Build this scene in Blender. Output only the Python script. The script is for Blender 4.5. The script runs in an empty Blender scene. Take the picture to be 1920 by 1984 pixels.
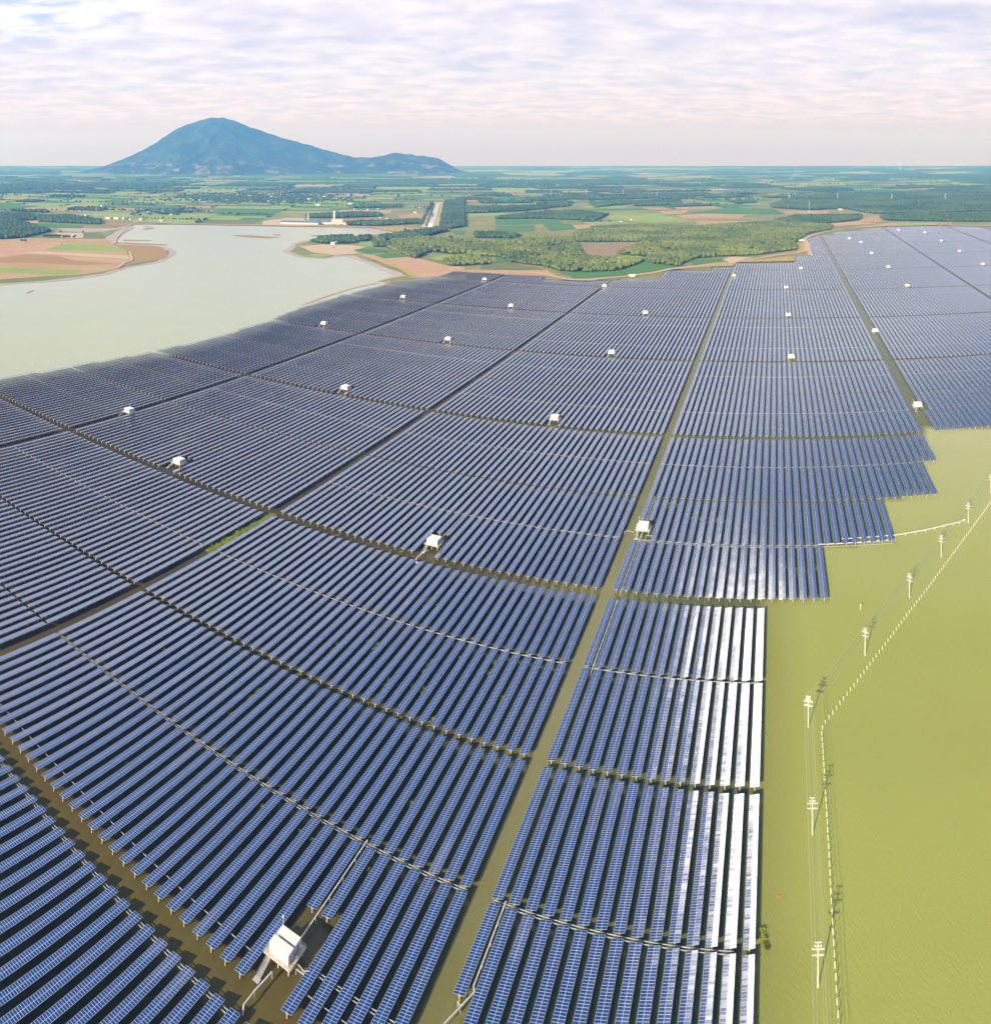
import bpy, math, random
import numpy as np
from mathutils import Vector, Matrix, noise, geometry
rnd = random.Random(7)
nrs = np.random.RandomState(11)
S = bpy.context.scene
COL = S.collection
PI = math.pi

# ------------------------------------------------------------------ camera (stitched drone panorama: cylindrical)
H = 280.0                       # flying height above the water, metres
FA = 1496.6                     # pixels per radian of the 1920 px wide picture
FV = FA / 1.0597                # pixels per unit of tan(elevation)
YH = 303.37                     # picture row of eye level
cam = bpy.data.cameras.new('camera')
cam.type = 'PANO'
cam.panorama_type = 'CENTRAL_CYLINDRICAL'
cam.central_cylindrical_radius = 1.0
cam.central_cylindrical_range_u_min = -960.0 / FA
cam.central_cylindrical_range_u_max = 960.0 / FA
cam.central_cylindrical_range_v_max = YH / FV
cam.central_cylindrical_range_v_min = (YH - 1984.0) / FV
cam.clip_start = 1.0
cam.clip_end = 200000.0
camo = bpy.data.objects.new('camera', cam); COL.objects.link(camo)
camo.location = (0, 0, H); camo.rotation_euler = (PI / 2, 0, 0)
S.camera = camo

# ------------------------------------------------------------------ world, sun, exposure
SUN_AZ, SUN_EL = math.radians(216.8), math.radians(23.4)
W = bpy.data.worlds.new('World'); S.world = W; W.use_nodes = True
wn = W.node_tree; wn.nodes.clear()


class NT:
    """small helper for writing node trees"""
    def __init__(s, tree): s.t = tree
    def n(s, typ, **kw):
        nd = s.t.nodes.new(typ)
        for k, v in kw.items(): setattr(nd, k, v)
        return nd
    def put(s, sock, v):
        if isinstance(v, bpy.types.NodeSocket): s.t.links.new(v, sock)
        elif v is not None: sock.default_value = v
    def math(s, op, a, b=None, c=None, clamp=False):
        nd = s.n('ShaderNodeMath', operation=op, use_clamp=clamp)
        for q, v in zip(nd.inputs, (a, b, c)): s.put(q, v)
        return nd.outputs[0]
    def vmath(s, op, a, b=None, out=0):
        nd = s.n('ShaderNodeVectorMath', operation=op)
        s.put(nd.inputs[0], a); s.put(nd.inputs[1], b)
        return nd.outputs[out]
    def mapr(s, v, a, b, c=0.0, d=1.0, smooth=True):
        nd = s.n('ShaderNodeMapRange', interpolation_type='SMOOTHSTEP' if smooth else 'LINEAR')
        s.put(nd.inputs[0], v)
        for i, x in enumerate((a, b, c, d)): nd.inputs[i + 1].default_value = x
        return nd.outputs[0]
    def mix(s, f, a, b, blend='MIX'):
        nd = s.n('ShaderNodeMix', data_type='RGBA', blend_type=blend)
        s.put(nd.inputs[0], f)
        for q, v in ((nd.inputs[6], a), (nd.inputs[7], b)):
            s.put(q, (*v, 1.0) if isinstance(v, tuple) and len(v) == 3 else v)
        return nd.outputs[2]
    def noise(s, vec, scale, detail=4, rough=0.55, dist=0.0, out=0):
        nd = s.n('ShaderNodeTexNoise'); s.put(nd.inputs['Vector'], vec)
        nd.inputs['Scale'].default_value = scale; nd.inputs['Detail'].default_value = detail
        nd.inputs['Roughness'].default_value = rough; nd.inputs['Distortion'].default_value = dist
        return nd.outputs[out]
    def xyz(s, v):
        nd = s.n('ShaderNodeSeparateXYZ'); s.put(nd.inputs[0], v); return nd.outputs
    def vec(s, x, y, z):
        nd = s.n('ShaderNodeCombineXYZ')
        for q, v in zip(nd.inputs, (x, y, z)): s.put(q, v)
        return nd.outputs[0]


w = NT(wn)
dirv = w.n('ShaderNodeTexCoord').outputs['Generated']
dx, dy, dz = w.xyz(dirv)
sky = w.n('ShaderNodeTexSky', sky_type='NISHITA', sun_disc=False, sun_elevation=SUN_EL, sun_rotation=SUN_AZ,
          altitude=300.0, air_density=1.0, dust_density=1.5, ozone_density=1.5)
bg_sky = w.n('ShaderNodeBackground'); w.put(bg_sky.inputs[0], sky.outputs[0]); bg_sky.inputs[1].default_value = 0.05
zz = w.math('ADD', w.math('MAXIMUM', dz, 0.0), 0.07)
px_ = w.math('DIVIDE', dx, zz); py_ = w.math('DIVIDE', dy, zz)
cp = w.vec(px_, py_, 0.0)
n_big = w.noise(cp, 1.1, 3, 0.5, 0.4)
n_med = w.noise(cp, 3.4, 7, 0.58, 0.25)
n_fine = w.noise(w.vec(w.math('MULTIPLY', px_, 0.7), w.math('MULTIPLY', py_, 1.6), 3.3), 11.0, 5, 0.6, 0.5)
mott = w.math('ADD', w.math('ADD', w.math('MULTIPLY', n_med, 0.66), w.math('MULTIPLY', n_fine, 0.12)), w.math('MULTIPLY', n_big, 0.22))
lump = w.mapr(mott, 0.37, 0.63, smooth=False)
c_top = w.mix(lump, (0.42, 0.425, 0.575), (0.63, 0.585, 0.635))
c_mid = w.mix(w.mapr(n_med, 0.35, 0.7), (0.475, 0.43, 0.545), (0.625, 0.545, 0.60))
c_low = w.mix(w.mapr(dz, 0.0, 0.035), (0.41, 0.30, 0.46), (0.46, 0.37, 0.50))
c1 = w.mix(w.mapr(dz, 0.03, 0.065), c_low, c_mid)
c2 = w.mix(w.mapr(dz, 0.065, 0.12), c1, c_top)
az_ = w.math('MULTIPLY', w.math('ARCTAN2', dx, dy), 57.29578); el_ = w.math('MULTIPLY', w.math('ARCSINE', dz), 57.29578)
# towards the left the sheet breaks into bright puffs with blue between
tl = w.math('MULTIPLY', w.mapr(az_, -20.0, -38.0), w.mapr(dz, 0.135, 0.20))
c2 = w.mix(w.math('MULTIPLY', tl, 0.6), c2, w.mix(w.mapr(mott, 0.40, 0.56), (0.26, 0.40, 0.66), (0.78, 0.78, 0.80)))
# the sheet of cloud thins out to blue overhead
c2b = w.mix(w.mapr(dz, 0.20, 0.27), c2, (0.78, 0.78, 0.89))  # brighter cloud band added just above the view to lighten the far panels
c3 = w.mix(w.mapr(dz, 0.27, 0.44), c2b, (0.02, 0.05, 0.15))
# bright cloud patch added out of view, shaped to reflect as glare in the panels
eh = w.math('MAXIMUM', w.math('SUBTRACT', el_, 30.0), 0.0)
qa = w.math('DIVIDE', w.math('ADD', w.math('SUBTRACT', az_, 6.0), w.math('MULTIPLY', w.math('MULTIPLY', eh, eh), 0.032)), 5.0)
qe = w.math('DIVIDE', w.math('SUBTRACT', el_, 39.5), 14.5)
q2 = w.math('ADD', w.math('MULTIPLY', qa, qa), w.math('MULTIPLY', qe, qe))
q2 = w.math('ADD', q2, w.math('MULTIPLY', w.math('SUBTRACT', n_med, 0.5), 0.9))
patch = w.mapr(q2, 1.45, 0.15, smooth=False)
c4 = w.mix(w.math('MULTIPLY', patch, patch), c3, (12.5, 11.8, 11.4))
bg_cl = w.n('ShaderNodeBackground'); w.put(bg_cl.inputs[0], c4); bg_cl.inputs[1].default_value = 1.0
cover_hi = w.mapr(n_big, 0.30, 0.50, 0.75, 1.0)
blue_hole = w.mapr(dz, 0.15, 0.22, 0.0, 1.0)
cover = w.math('SUBTRACT', 1.0, w.math('MULTIPLY', blue_hole, w.math('SUBTRACT', 1.0, cover_hi)))
over = w.mapr(dz, 0.24, 0.6, 0.0, 0.62)
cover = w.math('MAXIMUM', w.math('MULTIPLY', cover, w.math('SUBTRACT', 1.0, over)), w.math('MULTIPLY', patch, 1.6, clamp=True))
ms = w.n('ShaderNodeMixShader')
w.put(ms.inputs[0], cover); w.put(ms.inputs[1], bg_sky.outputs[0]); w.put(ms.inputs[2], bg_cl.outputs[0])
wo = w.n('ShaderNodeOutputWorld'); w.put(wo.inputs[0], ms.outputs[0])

sl = bpy.data.lights.new('sun', 'SUN'); sl.energy = 4.6; sl.angle = math.radians(0.5); sl.color = (1.0, 0.92, 0.79)
so = bpy.data.objects.new('sun', sl); COL.objects.link(so)
sd = Vector((-math.sin(SUN_AZ) * math.cos(SUN_EL), -math.cos(SUN_AZ) * math.cos(SUN_EL), -math.sin(SUN_EL)))
so.rotation_euler = sd.to_track_quat('-Z', 'Y').to_euler(); so.location = (0, -200, 900)

vs = S.view_settings
S.display_settings.display_device = 'sRGB'
vs.view_transform = 'Standard'; vs.look = 'None'; vs.exposure = 0.78; vs.gamma = 1.0; vs.use_curve_mapping = False
S.render.engine = 'CYCLES'
cy = S.cycles
cy.max_bounces = 5; cy.diffuse_bounces = 2; cy.glossy_bounces = 3; cy.transmission_bounces = 2; cy.volume_bounces = 1
cy.transparent_max_bounces = 4; cy.caustics_reflective = False; cy.caustics_refractive = False
cy.sample_clamp_indirect = 4.0
cy.use_denoising = True
try: cy.denoiser = 'OPENIMAGEDENOISE'
except Exception: pass
cy.use_adaptive_sampling = True; cy.adaptive_threshold = 0.008

# ------------------------------------------------------------------ geometry of the place
TH = 0.36402                                   # heading of the panel rows
RV = np.array([math.sin(TH), math.cos(TH)])    # along the rows
NV = np.array([math.cos(TH), -math.sin(TH)])   # across the rows


def G(px, py, z=0.0):
    """where a point at height z that the surveyed photograph shows at px, py stands"""
    a = (px - 960.0) / FA; d = (H - z) * FV / (py - YH)
    return (d * math.sin(a), d * math.cos(a))


def UV(x, y): return (x * NV[0] + y * NV[1]) / H, (x * RV[0] + y * RV[1]) / H
def XY(u, v): return (H * (u * NV[0] + v * RV[0]), H * (u * NV[1] + v * RV[1]))


def PX(x, y, z=0.0):
    return 960 + math.atan2(x, y) * FA, YH + (H - z) / math.hypot(x, y) * FV


def inside(poly, x, y):
    c = False; j = len(poly) - 1
    for i in range(len(poly)):
        xi, yi = poly[i]; xj, yj = poly[j]
        if (yi > y) != (yj > y) and x < (xj - xi) * (y - yi) / (yj - yi) + xi: c = not c
        j = i
    return c


# ------------------------------------------------------------------ materials
def mat(name, base=(0.5, 0.5, 0.5), rough=0.7, metal=0.0, nz=None, build=None, spec=0.5):
    m = bpy.data.materials.new(name); m.use_nodes = True
    t = NT(m.node_tree); b = m.node_tree.nodes['Principled BSDF']
    b.inputs['Base Color'].default_value = (*base, 1); b.inputs['Roughness'].default_value = rough
    b.inputs['Metallic'].default_value = metal; b.inputs['Specular IOR Level'].default_value = spec
    if nz:                                      # (scale, amount): blotchy wear
        pos = t.n('ShaderNodeNewGeometry').outputs['Position']
        f = t.noise(pos, nz[0], 5, 0.6)
        k = nz[1]
        c = t.mix(t.mapr(f, 0.3, 0.7), tuple(x * (1 - k) for x in base), tuple(min(1, x * (1 + k)) for x in base))
        t.put(b.inputs['Base Color'], c)
    if build: build(t, b)
    return m


def b_panel(t, b):
    uv = t.n('ShaderNodeUVMap'); uv.uv_map = 'UVMap'
    u, v, _ = t.xyz(uv.outputs[0])
    fu = t.math('FRACT', u); fv = t.math('FRACT', v)
    eu = t.math('MINIMUM', fu, t.math('SUBTRACT', 1.0, fu)); ev = t.math('MINIMUM', fv, t.math('SUBTRACT', 1.0, fv))
    line = t.math('MAXIMUM', t.math('LESS_THAN', eu, 0.030), t.math('LESS_THAN', ev, 0.062))
    colm = t.math('SUBTRACT', t.math('FLOOR', t.math('MULTIPLY', t.math('FRACT', t.math('MULTIPLY', u, 0.5)), 2.0)), 0.5)
    oi = t.n('ShaderNodeObjectInfo').outputs['Random']
    cell = t.vec(t.math('FLOOR', u), t.math('FLOOR', v), t.math('MULTIPLY', oi, 731.0))
    wn_ = t.n('ShaderNodeTexWhiteNoise', noise_dimensions='3D'); t.put(wn_.inputs['Vector'], cell)
    r = wn_.outputs['Value']; rc = wn_.outputs['Color']
    strg = t.vec(t.math('FLOOR', t.math('DIVIDE', v, 7.0)), 0.0, t.math('MULTIPLY', oi, 317.0))   # batches of modules
    wb = t.n('ShaderNodeTexWhiteNoise', noise_dimensions='3D'); t.put(wb.inputs['Vector'], strg)
    tone = t.math('ADD', t.math('MULTIPLY', r, 0.55), t.math('MULTIPLY', wb.outputs['Value'], 0.45))
    c = t.mix(tone, (0.003, 0.050, 0.235), (0.020, 0.056, 0.205))
    tv = t.n('ShaderNodeTexWhiteNoise', noise_dimensions='3D'); t.put(tv.inputs['Vector'], t.vec(t.math('FLOOR', t.math('MULTIPLY', u, 0.5)), 3.0, t.math('MULTIPLY', oi, 97.0)))
    c = t.mix(t.math('MULTIPLY', tv.outputs['Value'], 0.22), c, (0.050, 0.062, 0.190))
    c = t.mix(line, c, (0.49, 0.56, 0.68))
    t.put(b.inputs['Base Color'], c)
    b.inputs['Roughness'].default_value = 0.13
    t.put(b.inputs['Roughness'], t.mix(line, t.vec(0.13, 0.13, 0.13), (0.35, 0.35, 0.35)))
    b.inputs['IOR'].default_value = 1.9
    # modules do not lie perfectly flush
    nrm = t.n('ShaderNodeNewGeometry').outputs['Normal']
    jit = t.vmath('MULTIPLY', t.vmath('SUBTRACT', rc, (0.5, 0.5, 0.5)), (0.017, 0.017, 0.0))
    jb = t.vmath('MULTIPLY', t.vmath('SUBTRACT', wb.outputs['Color'], (0.5, 0.5, 0.5)), (0.011, 0.011, 0.0))
    t.put(b.inputs['Normal'], t.vmath('NORMALIZE', t.vmath('ADD', nrm, t.vmath('ADD', t.vmath('ADD', jit, jb), t.vmath('MULTIPLY', t.vec(colm, colm, 0.0), (0.026 * NV[0], 0.026 * NV[1], 0.0))))))


def b_water(t, b):
    at = t.n('ShaderNodeVertexColor'); at.layer_name = 'silt_and_light'
    pos = t.n('ShaderNodeNewGeometry').outputs['Position']
    f = t.noise(pos, 0.012, 6, 0.6, 0.8)
    f2 = t.noise(pos, 0.09, 4, 0.6, 0.5)
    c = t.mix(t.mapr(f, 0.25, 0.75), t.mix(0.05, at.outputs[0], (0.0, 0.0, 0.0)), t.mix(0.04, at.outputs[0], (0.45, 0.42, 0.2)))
    c = t.mix(t.math('MULTIPLY', t.mapr(f2, 0.60, 0.78), 0.07), c, (0.10, 0.10, 0.03))
    f3 = t.noise(t.vmath('MULTIPLY', pos, (1.0, 0.45, 1.0)), 0.006, 5, 0.55, 1.2)
    c = t.mix(t.math('MULTIPLY', t.mapr(f3, 0.48, 0.72), 0.13), c, t.mix(0.5, c, (0.36, 0.24, 0.10)))
    c = t.mix(t.math('MULTIPLY', t.mapr(f3, 0.52, 0.30), 0.16), c, t.mix(0.5, c, (0.30, 0.42, 0.12)))
    t.put(b.inputs['Base Color'], c)
    b.inputs['IOR'].default_value = 1.33; b.inputs['Roughness'].default_value = 0.22; b.inputs['Specular IOR Level'].default_value = 0.13
    wv = t.noise(t.vmath('MULTIPLY', pos, (1.0, 0.55, 1.0)), 0.95, 3, 0.5, 0.2)
    bp = t.n('ShaderNodeBump'); bp.inputs['Strength'].default_value = 0.35; bp.inputs['Distance'].default_value = 0.45
    t.put(bp.inputs['Height'], wv); t.put(b.inputs['Normal'], bp.outputs[0])


def b_tint(lo, hi, sc=0.3):
    def f(t, b):
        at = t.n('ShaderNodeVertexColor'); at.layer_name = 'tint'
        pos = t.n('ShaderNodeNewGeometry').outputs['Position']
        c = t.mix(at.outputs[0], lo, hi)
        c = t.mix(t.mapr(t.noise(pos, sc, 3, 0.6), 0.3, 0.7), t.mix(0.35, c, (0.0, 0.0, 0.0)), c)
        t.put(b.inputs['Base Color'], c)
    return f


def b_soil(c1, c2, c3, sc, stripe=None):
    def f(t, b):
        pos = t.n('ShaderNodeNewGeometry').outputs['Position']
        a = t.mapr(t.noise(pos, sc, 6, 0.6, 0.6), 0.3, 0.7); d = t.mapr(t.noise(pos, sc * 9, 4, 0.6), 0.35, 0.7)
        c = t.mix(t.math('MULTIPLY', d, 0.5), t.mix(a, c1, c2), c3)
        if stripe:
            ang, wd, amt = stripe
            x, y, _ = t.xyz(pos)
            q = t.math('ADD', t.math('MULTIPLY', x, math.cos(ang) / wd), t.math('MULTIPLY', y, math.sin(ang) / wd))
            q = t.mapr(t.math('ABSOLUTE', t.math('SUBTRACT', t.math('FRACT', q), 0.5)), 0.15, 0.35)
            c = t.mix(t.math('MULTIPLY', q, amt), c, tuple(x * 0.45 for x in c3))
        t.put(b.inputs['Base Color'], c)
    return f


M = {}
M['panel'] = mat('solar_glass', build=b_panel)
M['alu'] = mat('galvanised_steel', (0.55, 0.56, 0.57), 0.45, 0.3, (0.4, 0.15))
M['back'] = mat('panel_underside', (0.30, 0.31, 0.33), 0.6)
M['conc'] = mat('concrete', (0.56, 0.50, 0.41), 0.85, 0, (0.8, 0.2))
M['white'] = mat('white_paint', (0.80, 0.80, 0.79), 0.45, 0, (0.5, 0.06))
M['pole'] = mat('pale_concrete', (0.72, 0.71, 0.68), 0.7, 0, (1.2, 0.10))
M['grey'] = mat('grey_paint', (0.33, 0.35, 0.37), 0.5, 0, (0.6, 0.15))
M['dark'] = mat('dark_louvre', (0.06, 0.065, 0.07), 0.6)
M['red'] = mat('red_sign', (0.55, 0.03, 0.03), 0.5)
M['orange'] = mat('faded_orange', (0.62, 0.22, 0.10), 0.7, 0, (3.0, 0.3))
M['wire'] = mat('bare_conductor', (0.62, 0.63, 0.60), 0.4, 0.4)
M['bluero'] = mat('blue_roof', (0.10, 0.17, 0.36), 0.5, 0, (0.05, 0.2))
M['tile'] = mat('clay_roof', (0.40, 0.17, 0.11), 0.8, 0, (0.2, 0.2))
M['tin'] = mat('pale_tin_roof', (0.50, 0.51, 0.52), 0.5, 0, (0.1, 0.15))
M['wall'] = mat('plaster', (0.52, 0.49, 0.44), 0.8, 0, (0.2, 0.12))
M['bark'] = mat('bark', (0.13, 0.09, 0.06), 0.9, 0, (1.0, 0.3))
M['water'] = mat('silty_water', build=b_water)
M['yweed'] = mat('yellow_weed', rough=0.7, spec=0.2, build=b_tint((0.38, 0.36, 0.05), (0.70, 0.62, 0.10), 1.0))
M['leaf'] = mat('mixed_leaves', rough=0.7, spec=0.25, build=b_tint((0.038, 0.090, 0.016), (0.255, 0.295, 0.048)))
M['dleaf'] = mat('plantation_leaves', rough=0.7, spec=0.25, build=b_tint((0.024, 0.072, 0.022), (0.105, 0.175, 0.042), 0.1))
M['weed'] = mat('bright_weeds', rough=0.7, spec=0.25, build=b_tint((0.10, 0.22, 0.018), (0.52, 0.52, 0.05), 1.0))
M['land'] = mat('dry_grass', rough=0.9, spec=0.1, build=b_soil((0.20, 0.25, 0.06), (0.38, 0.31, 0.13), (0.15, 0.22, 0.05), 0.004))
M['tan'] = mat('tan_soil', rough=0.95, spec=0.1, build=b_soil((0.47, 0.31, 0.155), (0.53, 0.38, 0.21), (0.40, 0.29, 0.12), 0.008))
M['till'] = mat('tilled_soil', rough=0.95, spec=0.1, build=b_soil((0.42, 0.27, 0.18), (0.48, 0.32, 0.20), (0.30, 0.25, 0.10), 0.01, (0.2, 16.0, 0.55)))
M['pink'] = mat('pinkish_soil', rough=0.95, spec=0.1, build=b_soil((0.52, 0.315, 0.19), (0.57, 0.38, 0.25), (0.46, 0.31, 0.14), 0.01))
M['rust'] = mat('rusty_marsh', rough=0.95, spec=0.1, build=b_soil((0.42, 0.23, 0.11), (0.40, 0.28, 0.10), (0.30, 0.25, 0.07), 0.009))
M['sand'] = mat('pale_sand', rough=0.95, spec=0.1, build=b_soil((0.58, 0.45, 0.30), (0.62, 0.50, 0.36), (0.50, 0.38, 0.22), 0.012))
M['mud'] = mat('wet_mud', rough=0.45, spec=0.4, build=b_soil((0.42, 0.34, 0.30), (0.50, 0.44, 0.40), (0.40, 0.26, 0.20), 0.02))
M['dry'] = mat('yellow_grass', rough=0.9, spec=0.1, build=b_soil((0.46, 0.34, 0.08), (0.52, 0.38, 0.14), (0.40, 0.36, 0.08), 0.01))
M['grn'] = mat('green_crop', rough=0.85, spec=0.2, build=b_soil((0.070, 0.22, 0.03), (0.11, 0.28, 0.045), (0.09, 0.19, 0.035), 0.01, (0.4, 9.0, 0.25)))
M['lime'] = mat('light_green_field', rough=0.85, spec=0.2, build=b_soil((0.27, 0.38, 0.06), (0.34, 0.43, 0.08), (0.19, 0.32, 0.06), 0.008))
M['olive'] = mat('olive_field', rough=0.85, spec=0.2, build=b_soil((0.16, 0.20, 0.05), (0.20, 0.22, 0.06), (0.10, 0.17, 0.04), 0.008))
M['wood'] = mat('woodland_floor', rough=0.9, spec=0.15, build=b_soil((0.050, 0.120, 0.028), (0.085, 0.160, 0.040), (0.040, 0.095, 0.024), 0.02))
M['road'] = mat('dirt_road', rough=0.95, spec=0.1, build=b_soil((0.55, 0.40, 0.28), (0.62, 0.47, 0.35), (0.50, 0.36, 0.24), 0.03))
M['canal'] = mat('canal_water', (0.38, 0.42, 0.42), 0.08)


def b_mountain(t, b):
    pos = t.n('ShaderNodeNewGeometry').outputs['Position']
    nz_ = t.xyz(t.n('ShaderNodeNewGeometry').outputs['Normal'])[2]
    a = t.mapr(t.noise(pos, 0.0035, 7, 0.65, 0.7), 0.36, 0.66); d = t.mapr(t.noise(pos, 0.028, 3, 0.7), 0.38, 0.62)
    c = t.mix(a, (0.010, 0.026, 0.012), (0.070, 0.105, 0.028)); c = t.mix(t.math('MULTIPLY', d, 0.85), c, (0.008, 0.020, 0.008))
    low = t.mapr(t.xyz(pos)[2], 60.0, 330.0, 1.0, 0.0)
    rock = t.math('MULTIPLY', t.mapr(t.noise(t.vmath('ADD', pos, (900.0, 0.0, 0.0)), 0.0045, 5, 0.7), 0.52, 0.62), low)
    c = t.mix(t.math('MULTIPLY', rock, 0.75), c, (0.30, 0.22, 0.17))
    t.put(b.inputs['Base Color'], c)


M['mountain'] = mat('forested_slope', rough=0.9, spec=0.15, build=b_mountain)


# ------------------------------------------------------------------ mesh helpers
class MB:
    def __init__(s): s.v = []; s.f = []; s.m = []; s.uv = {}
    def quad(s, pts, mi=0, uv=None):
        k = len(s.v); s.v += [tuple(p) for p in pts]; s.f.append(tuple(range(k, k + len(pts)))); s.m.append(mi)
        if uv: s.uv[len(s.f) - 1] = uv
    def box(s, c, d, mi=0, rz=0.0):
        hx, hy, hz = d[0] / 2, d[1] / 2, d[2] / 2; k = len(s.v); cs, sn = math.cos(rz), math.sin(rz)
        for z in (-hz, hz):
            for x, y in ((-hx, -hy), (hx, -hy), (hx, hy), (-hx, hy)):
                s.v.append((c[0] + x * cs - y * sn, c[1] + x * sn + y * cs, c[2] + z))
        for q in ((3, 2, 1, 0), (4, 5, 6, 7), (0, 1, 5, 4), (1, 2, 6, 5), (2, 3, 7, 6), (3, 0, 4, 7)):
            s.f.append(tuple(k + i for i in q)); s.m.append(mi)
    def bar(s, a, b, wd, ht=None, mi=0, n=4, taper=1.0):
        a = Vector(a); b = Vector(b); d = (b - a).normalized()
        up = Vector((0, 0, 1)) if abs(d.z) < 0.95 else Vector((0, 1, 0))
        sx = d.cross(up).normalized(); sy = sx.cross(d).normalized(); ht = ht or wd; k = len(s.v)
        for p, sc in ((a, 1.0), (b, taper)):
            for i in range(n):
                an = 2 * PI * (i + 0.5) / n; r = 0.7071 if n == 4 else 0.5
                s.v.append(tuple(p + sx * (math.cos(an) * wd * r * sc) + sy * (math.sin(an) * ht * r * sc)))
        for i in range(n): s.f.append((k + i, k + (i + 1) % n, k + n + (i + 1) % n, k + n + i)); s.m.append(mi)
        s.f.append(tuple(k + n - 1 - i for i in range(n))); s.m.append(mi)
        s.f.append(tuple(k + n + i for i in range(n))); s.m.append(mi)
    def mesh(s, name, mats):
        me = bpy.data.meshes.new(name); me.from_pydata(s.v, [], s.f)
        for m in mats: me.materials.append(m)
        me.polygons.foreach_set('material_index', s.m)
        if s.uv:
            ul = me.uv_layers.new(name='UVMap')
            for fi, u in s.uv.items():
                for li, q in zip(me.polygons[fi].loop_indices, u): ul.data[li].uv = q
        me.update(); return me
    def build(s, name, mats, parent=None, loc=(0, 0, 0), rz=0.0):
        if not isinstance(mats, (list, tuple)): mats = [mats]
        return link(name, s.mesh(name, mats), parent, loc, rz)


def link(name, me, parent=None, loc=(0, 0, 0), rz=0.0):
    o = bpy.data.objects.new(name, me); COL.objects.link(o)
    o.location = loc; o.rotation_euler = (0, 0, rz); o.parent = parent
    return o


def tag(o, label=None, cat=None, group=None, kind=None):
    if label: o['label'] = label
    if cat: o['category'] = cat
    if group: o['group'] = group
    if kind: o['kind'] = kind
    return o


def thing(name, label, cat, loc=(0, 0, 0), rz=0.0, group=None):
    return tag(link(name, None, None, loc, rz), label, cat, group)


def big_mesh(name, verts, faces, mats, mi=None, uv=None, col=None, colname='tint', smooth=True):
    """numpy mesh: verts (n,3), faces (m,k)"""
    me = bpy.data.meshes.new(name); n, (m, k) = len(verts), faces.shape
    me.vertices.add(n); me.vertices.foreach_set('co', np.ascontiguousarray(verts, np.float32).ravel())
    me.loops.add(m * k); me.loops.foreach_set('vertex_index', np.ascontiguousarray(faces, np.int32).ravel())
    me.polygons.add(m); me.polygons.foreach_set('loop_start', np.arange(0, m * k, k, dtype=np.int32))
    for q in mats: me.materials.append(q)
    if mi is not None: me.polygons.foreach_set('material_index', np.ascontiguousarray(mi, np.int32))
    if uv is not None:
        ul = me.uv_layers.new(name='UVMap'); ul.data.foreach_set('uv', np.ascontiguousarray(uv, np.float32).ravel())
    if col is not None:
        ca = me.color_attributes.new(colname, 'FLOAT_COLOR', 'POINT')
        c4_ = np.ones((n, 4), np.float32); c4_[:, :3] = col if np.ndim(col) == 2 else np.asarray(col)[:, None]
        ca.data.foreach_set('color', c4_.ravel())
    me.update(calc_edges=True)
    me.polygons.foreach_set('use_smooth', np.full(len(me.polygons), smooth, bool))
    return me


ORD = ['', 'first', 'second', 'third', 'fourth', 'fifth', 'sixth', 'seventh', 'eighth', 'ninth', 'tenth']
def nth(k):
    if k <= 10: return ORD[k]
    return '%d%s' % (k, 'th' if 10 < k % 100 < 14 else {1: 'st', 2: 'nd', 3: 'rd'}.get(k % 10, 'th'))


# ------------------------------------------------------------------ water sheet (silt colour with row shade and reflected sky painted in)
PIT, U0, BP, V0 = 0.0223, -0.3448, 0.953, 0.679


def lerp(a, b, t): t = max(0.0, min(1.0, t)); return tuple(x + (y - x) * t for x, y in zip(a, b))


shore_px = [(-330, 800), (0, 738), (137, 713), (288, 687), (425, 655), (516, 627), (563, 606), (663, 575), (749, 552), (799, 545), (877, 528)]
SHORE = [G(*p) for p in shore_px]


def silt_and_light(x, y):
    u, v = UV(x, y); d = math.hypot(x, y) / H
    c = lerp((0.058, 0.040, 0.022), (0.085, 0.078, 0.028), (u + 1.5) / 1.0)  # brown silt, darkened to deepen the shade between the left rows
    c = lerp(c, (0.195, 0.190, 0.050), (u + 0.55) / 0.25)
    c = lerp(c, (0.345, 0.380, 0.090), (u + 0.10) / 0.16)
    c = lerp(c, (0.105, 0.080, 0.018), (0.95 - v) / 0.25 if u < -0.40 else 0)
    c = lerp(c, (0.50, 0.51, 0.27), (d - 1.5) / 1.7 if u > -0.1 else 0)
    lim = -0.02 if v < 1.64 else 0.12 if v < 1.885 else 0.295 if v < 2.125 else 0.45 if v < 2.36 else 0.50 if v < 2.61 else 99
    c = lerp(c, (0.120, 0.135, 0.055), (lim - 0.008 - u) / 0.012 if u > -0.33 else 0)  # shade between the right-hand rows painted into the water colour
    # pale silt of the open lake beyond the left bank, reflected sky painted in
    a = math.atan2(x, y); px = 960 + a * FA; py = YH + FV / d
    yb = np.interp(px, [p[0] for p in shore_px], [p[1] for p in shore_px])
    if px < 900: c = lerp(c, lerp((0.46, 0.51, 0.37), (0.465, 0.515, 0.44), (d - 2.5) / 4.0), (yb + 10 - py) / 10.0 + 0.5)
    return c


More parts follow.
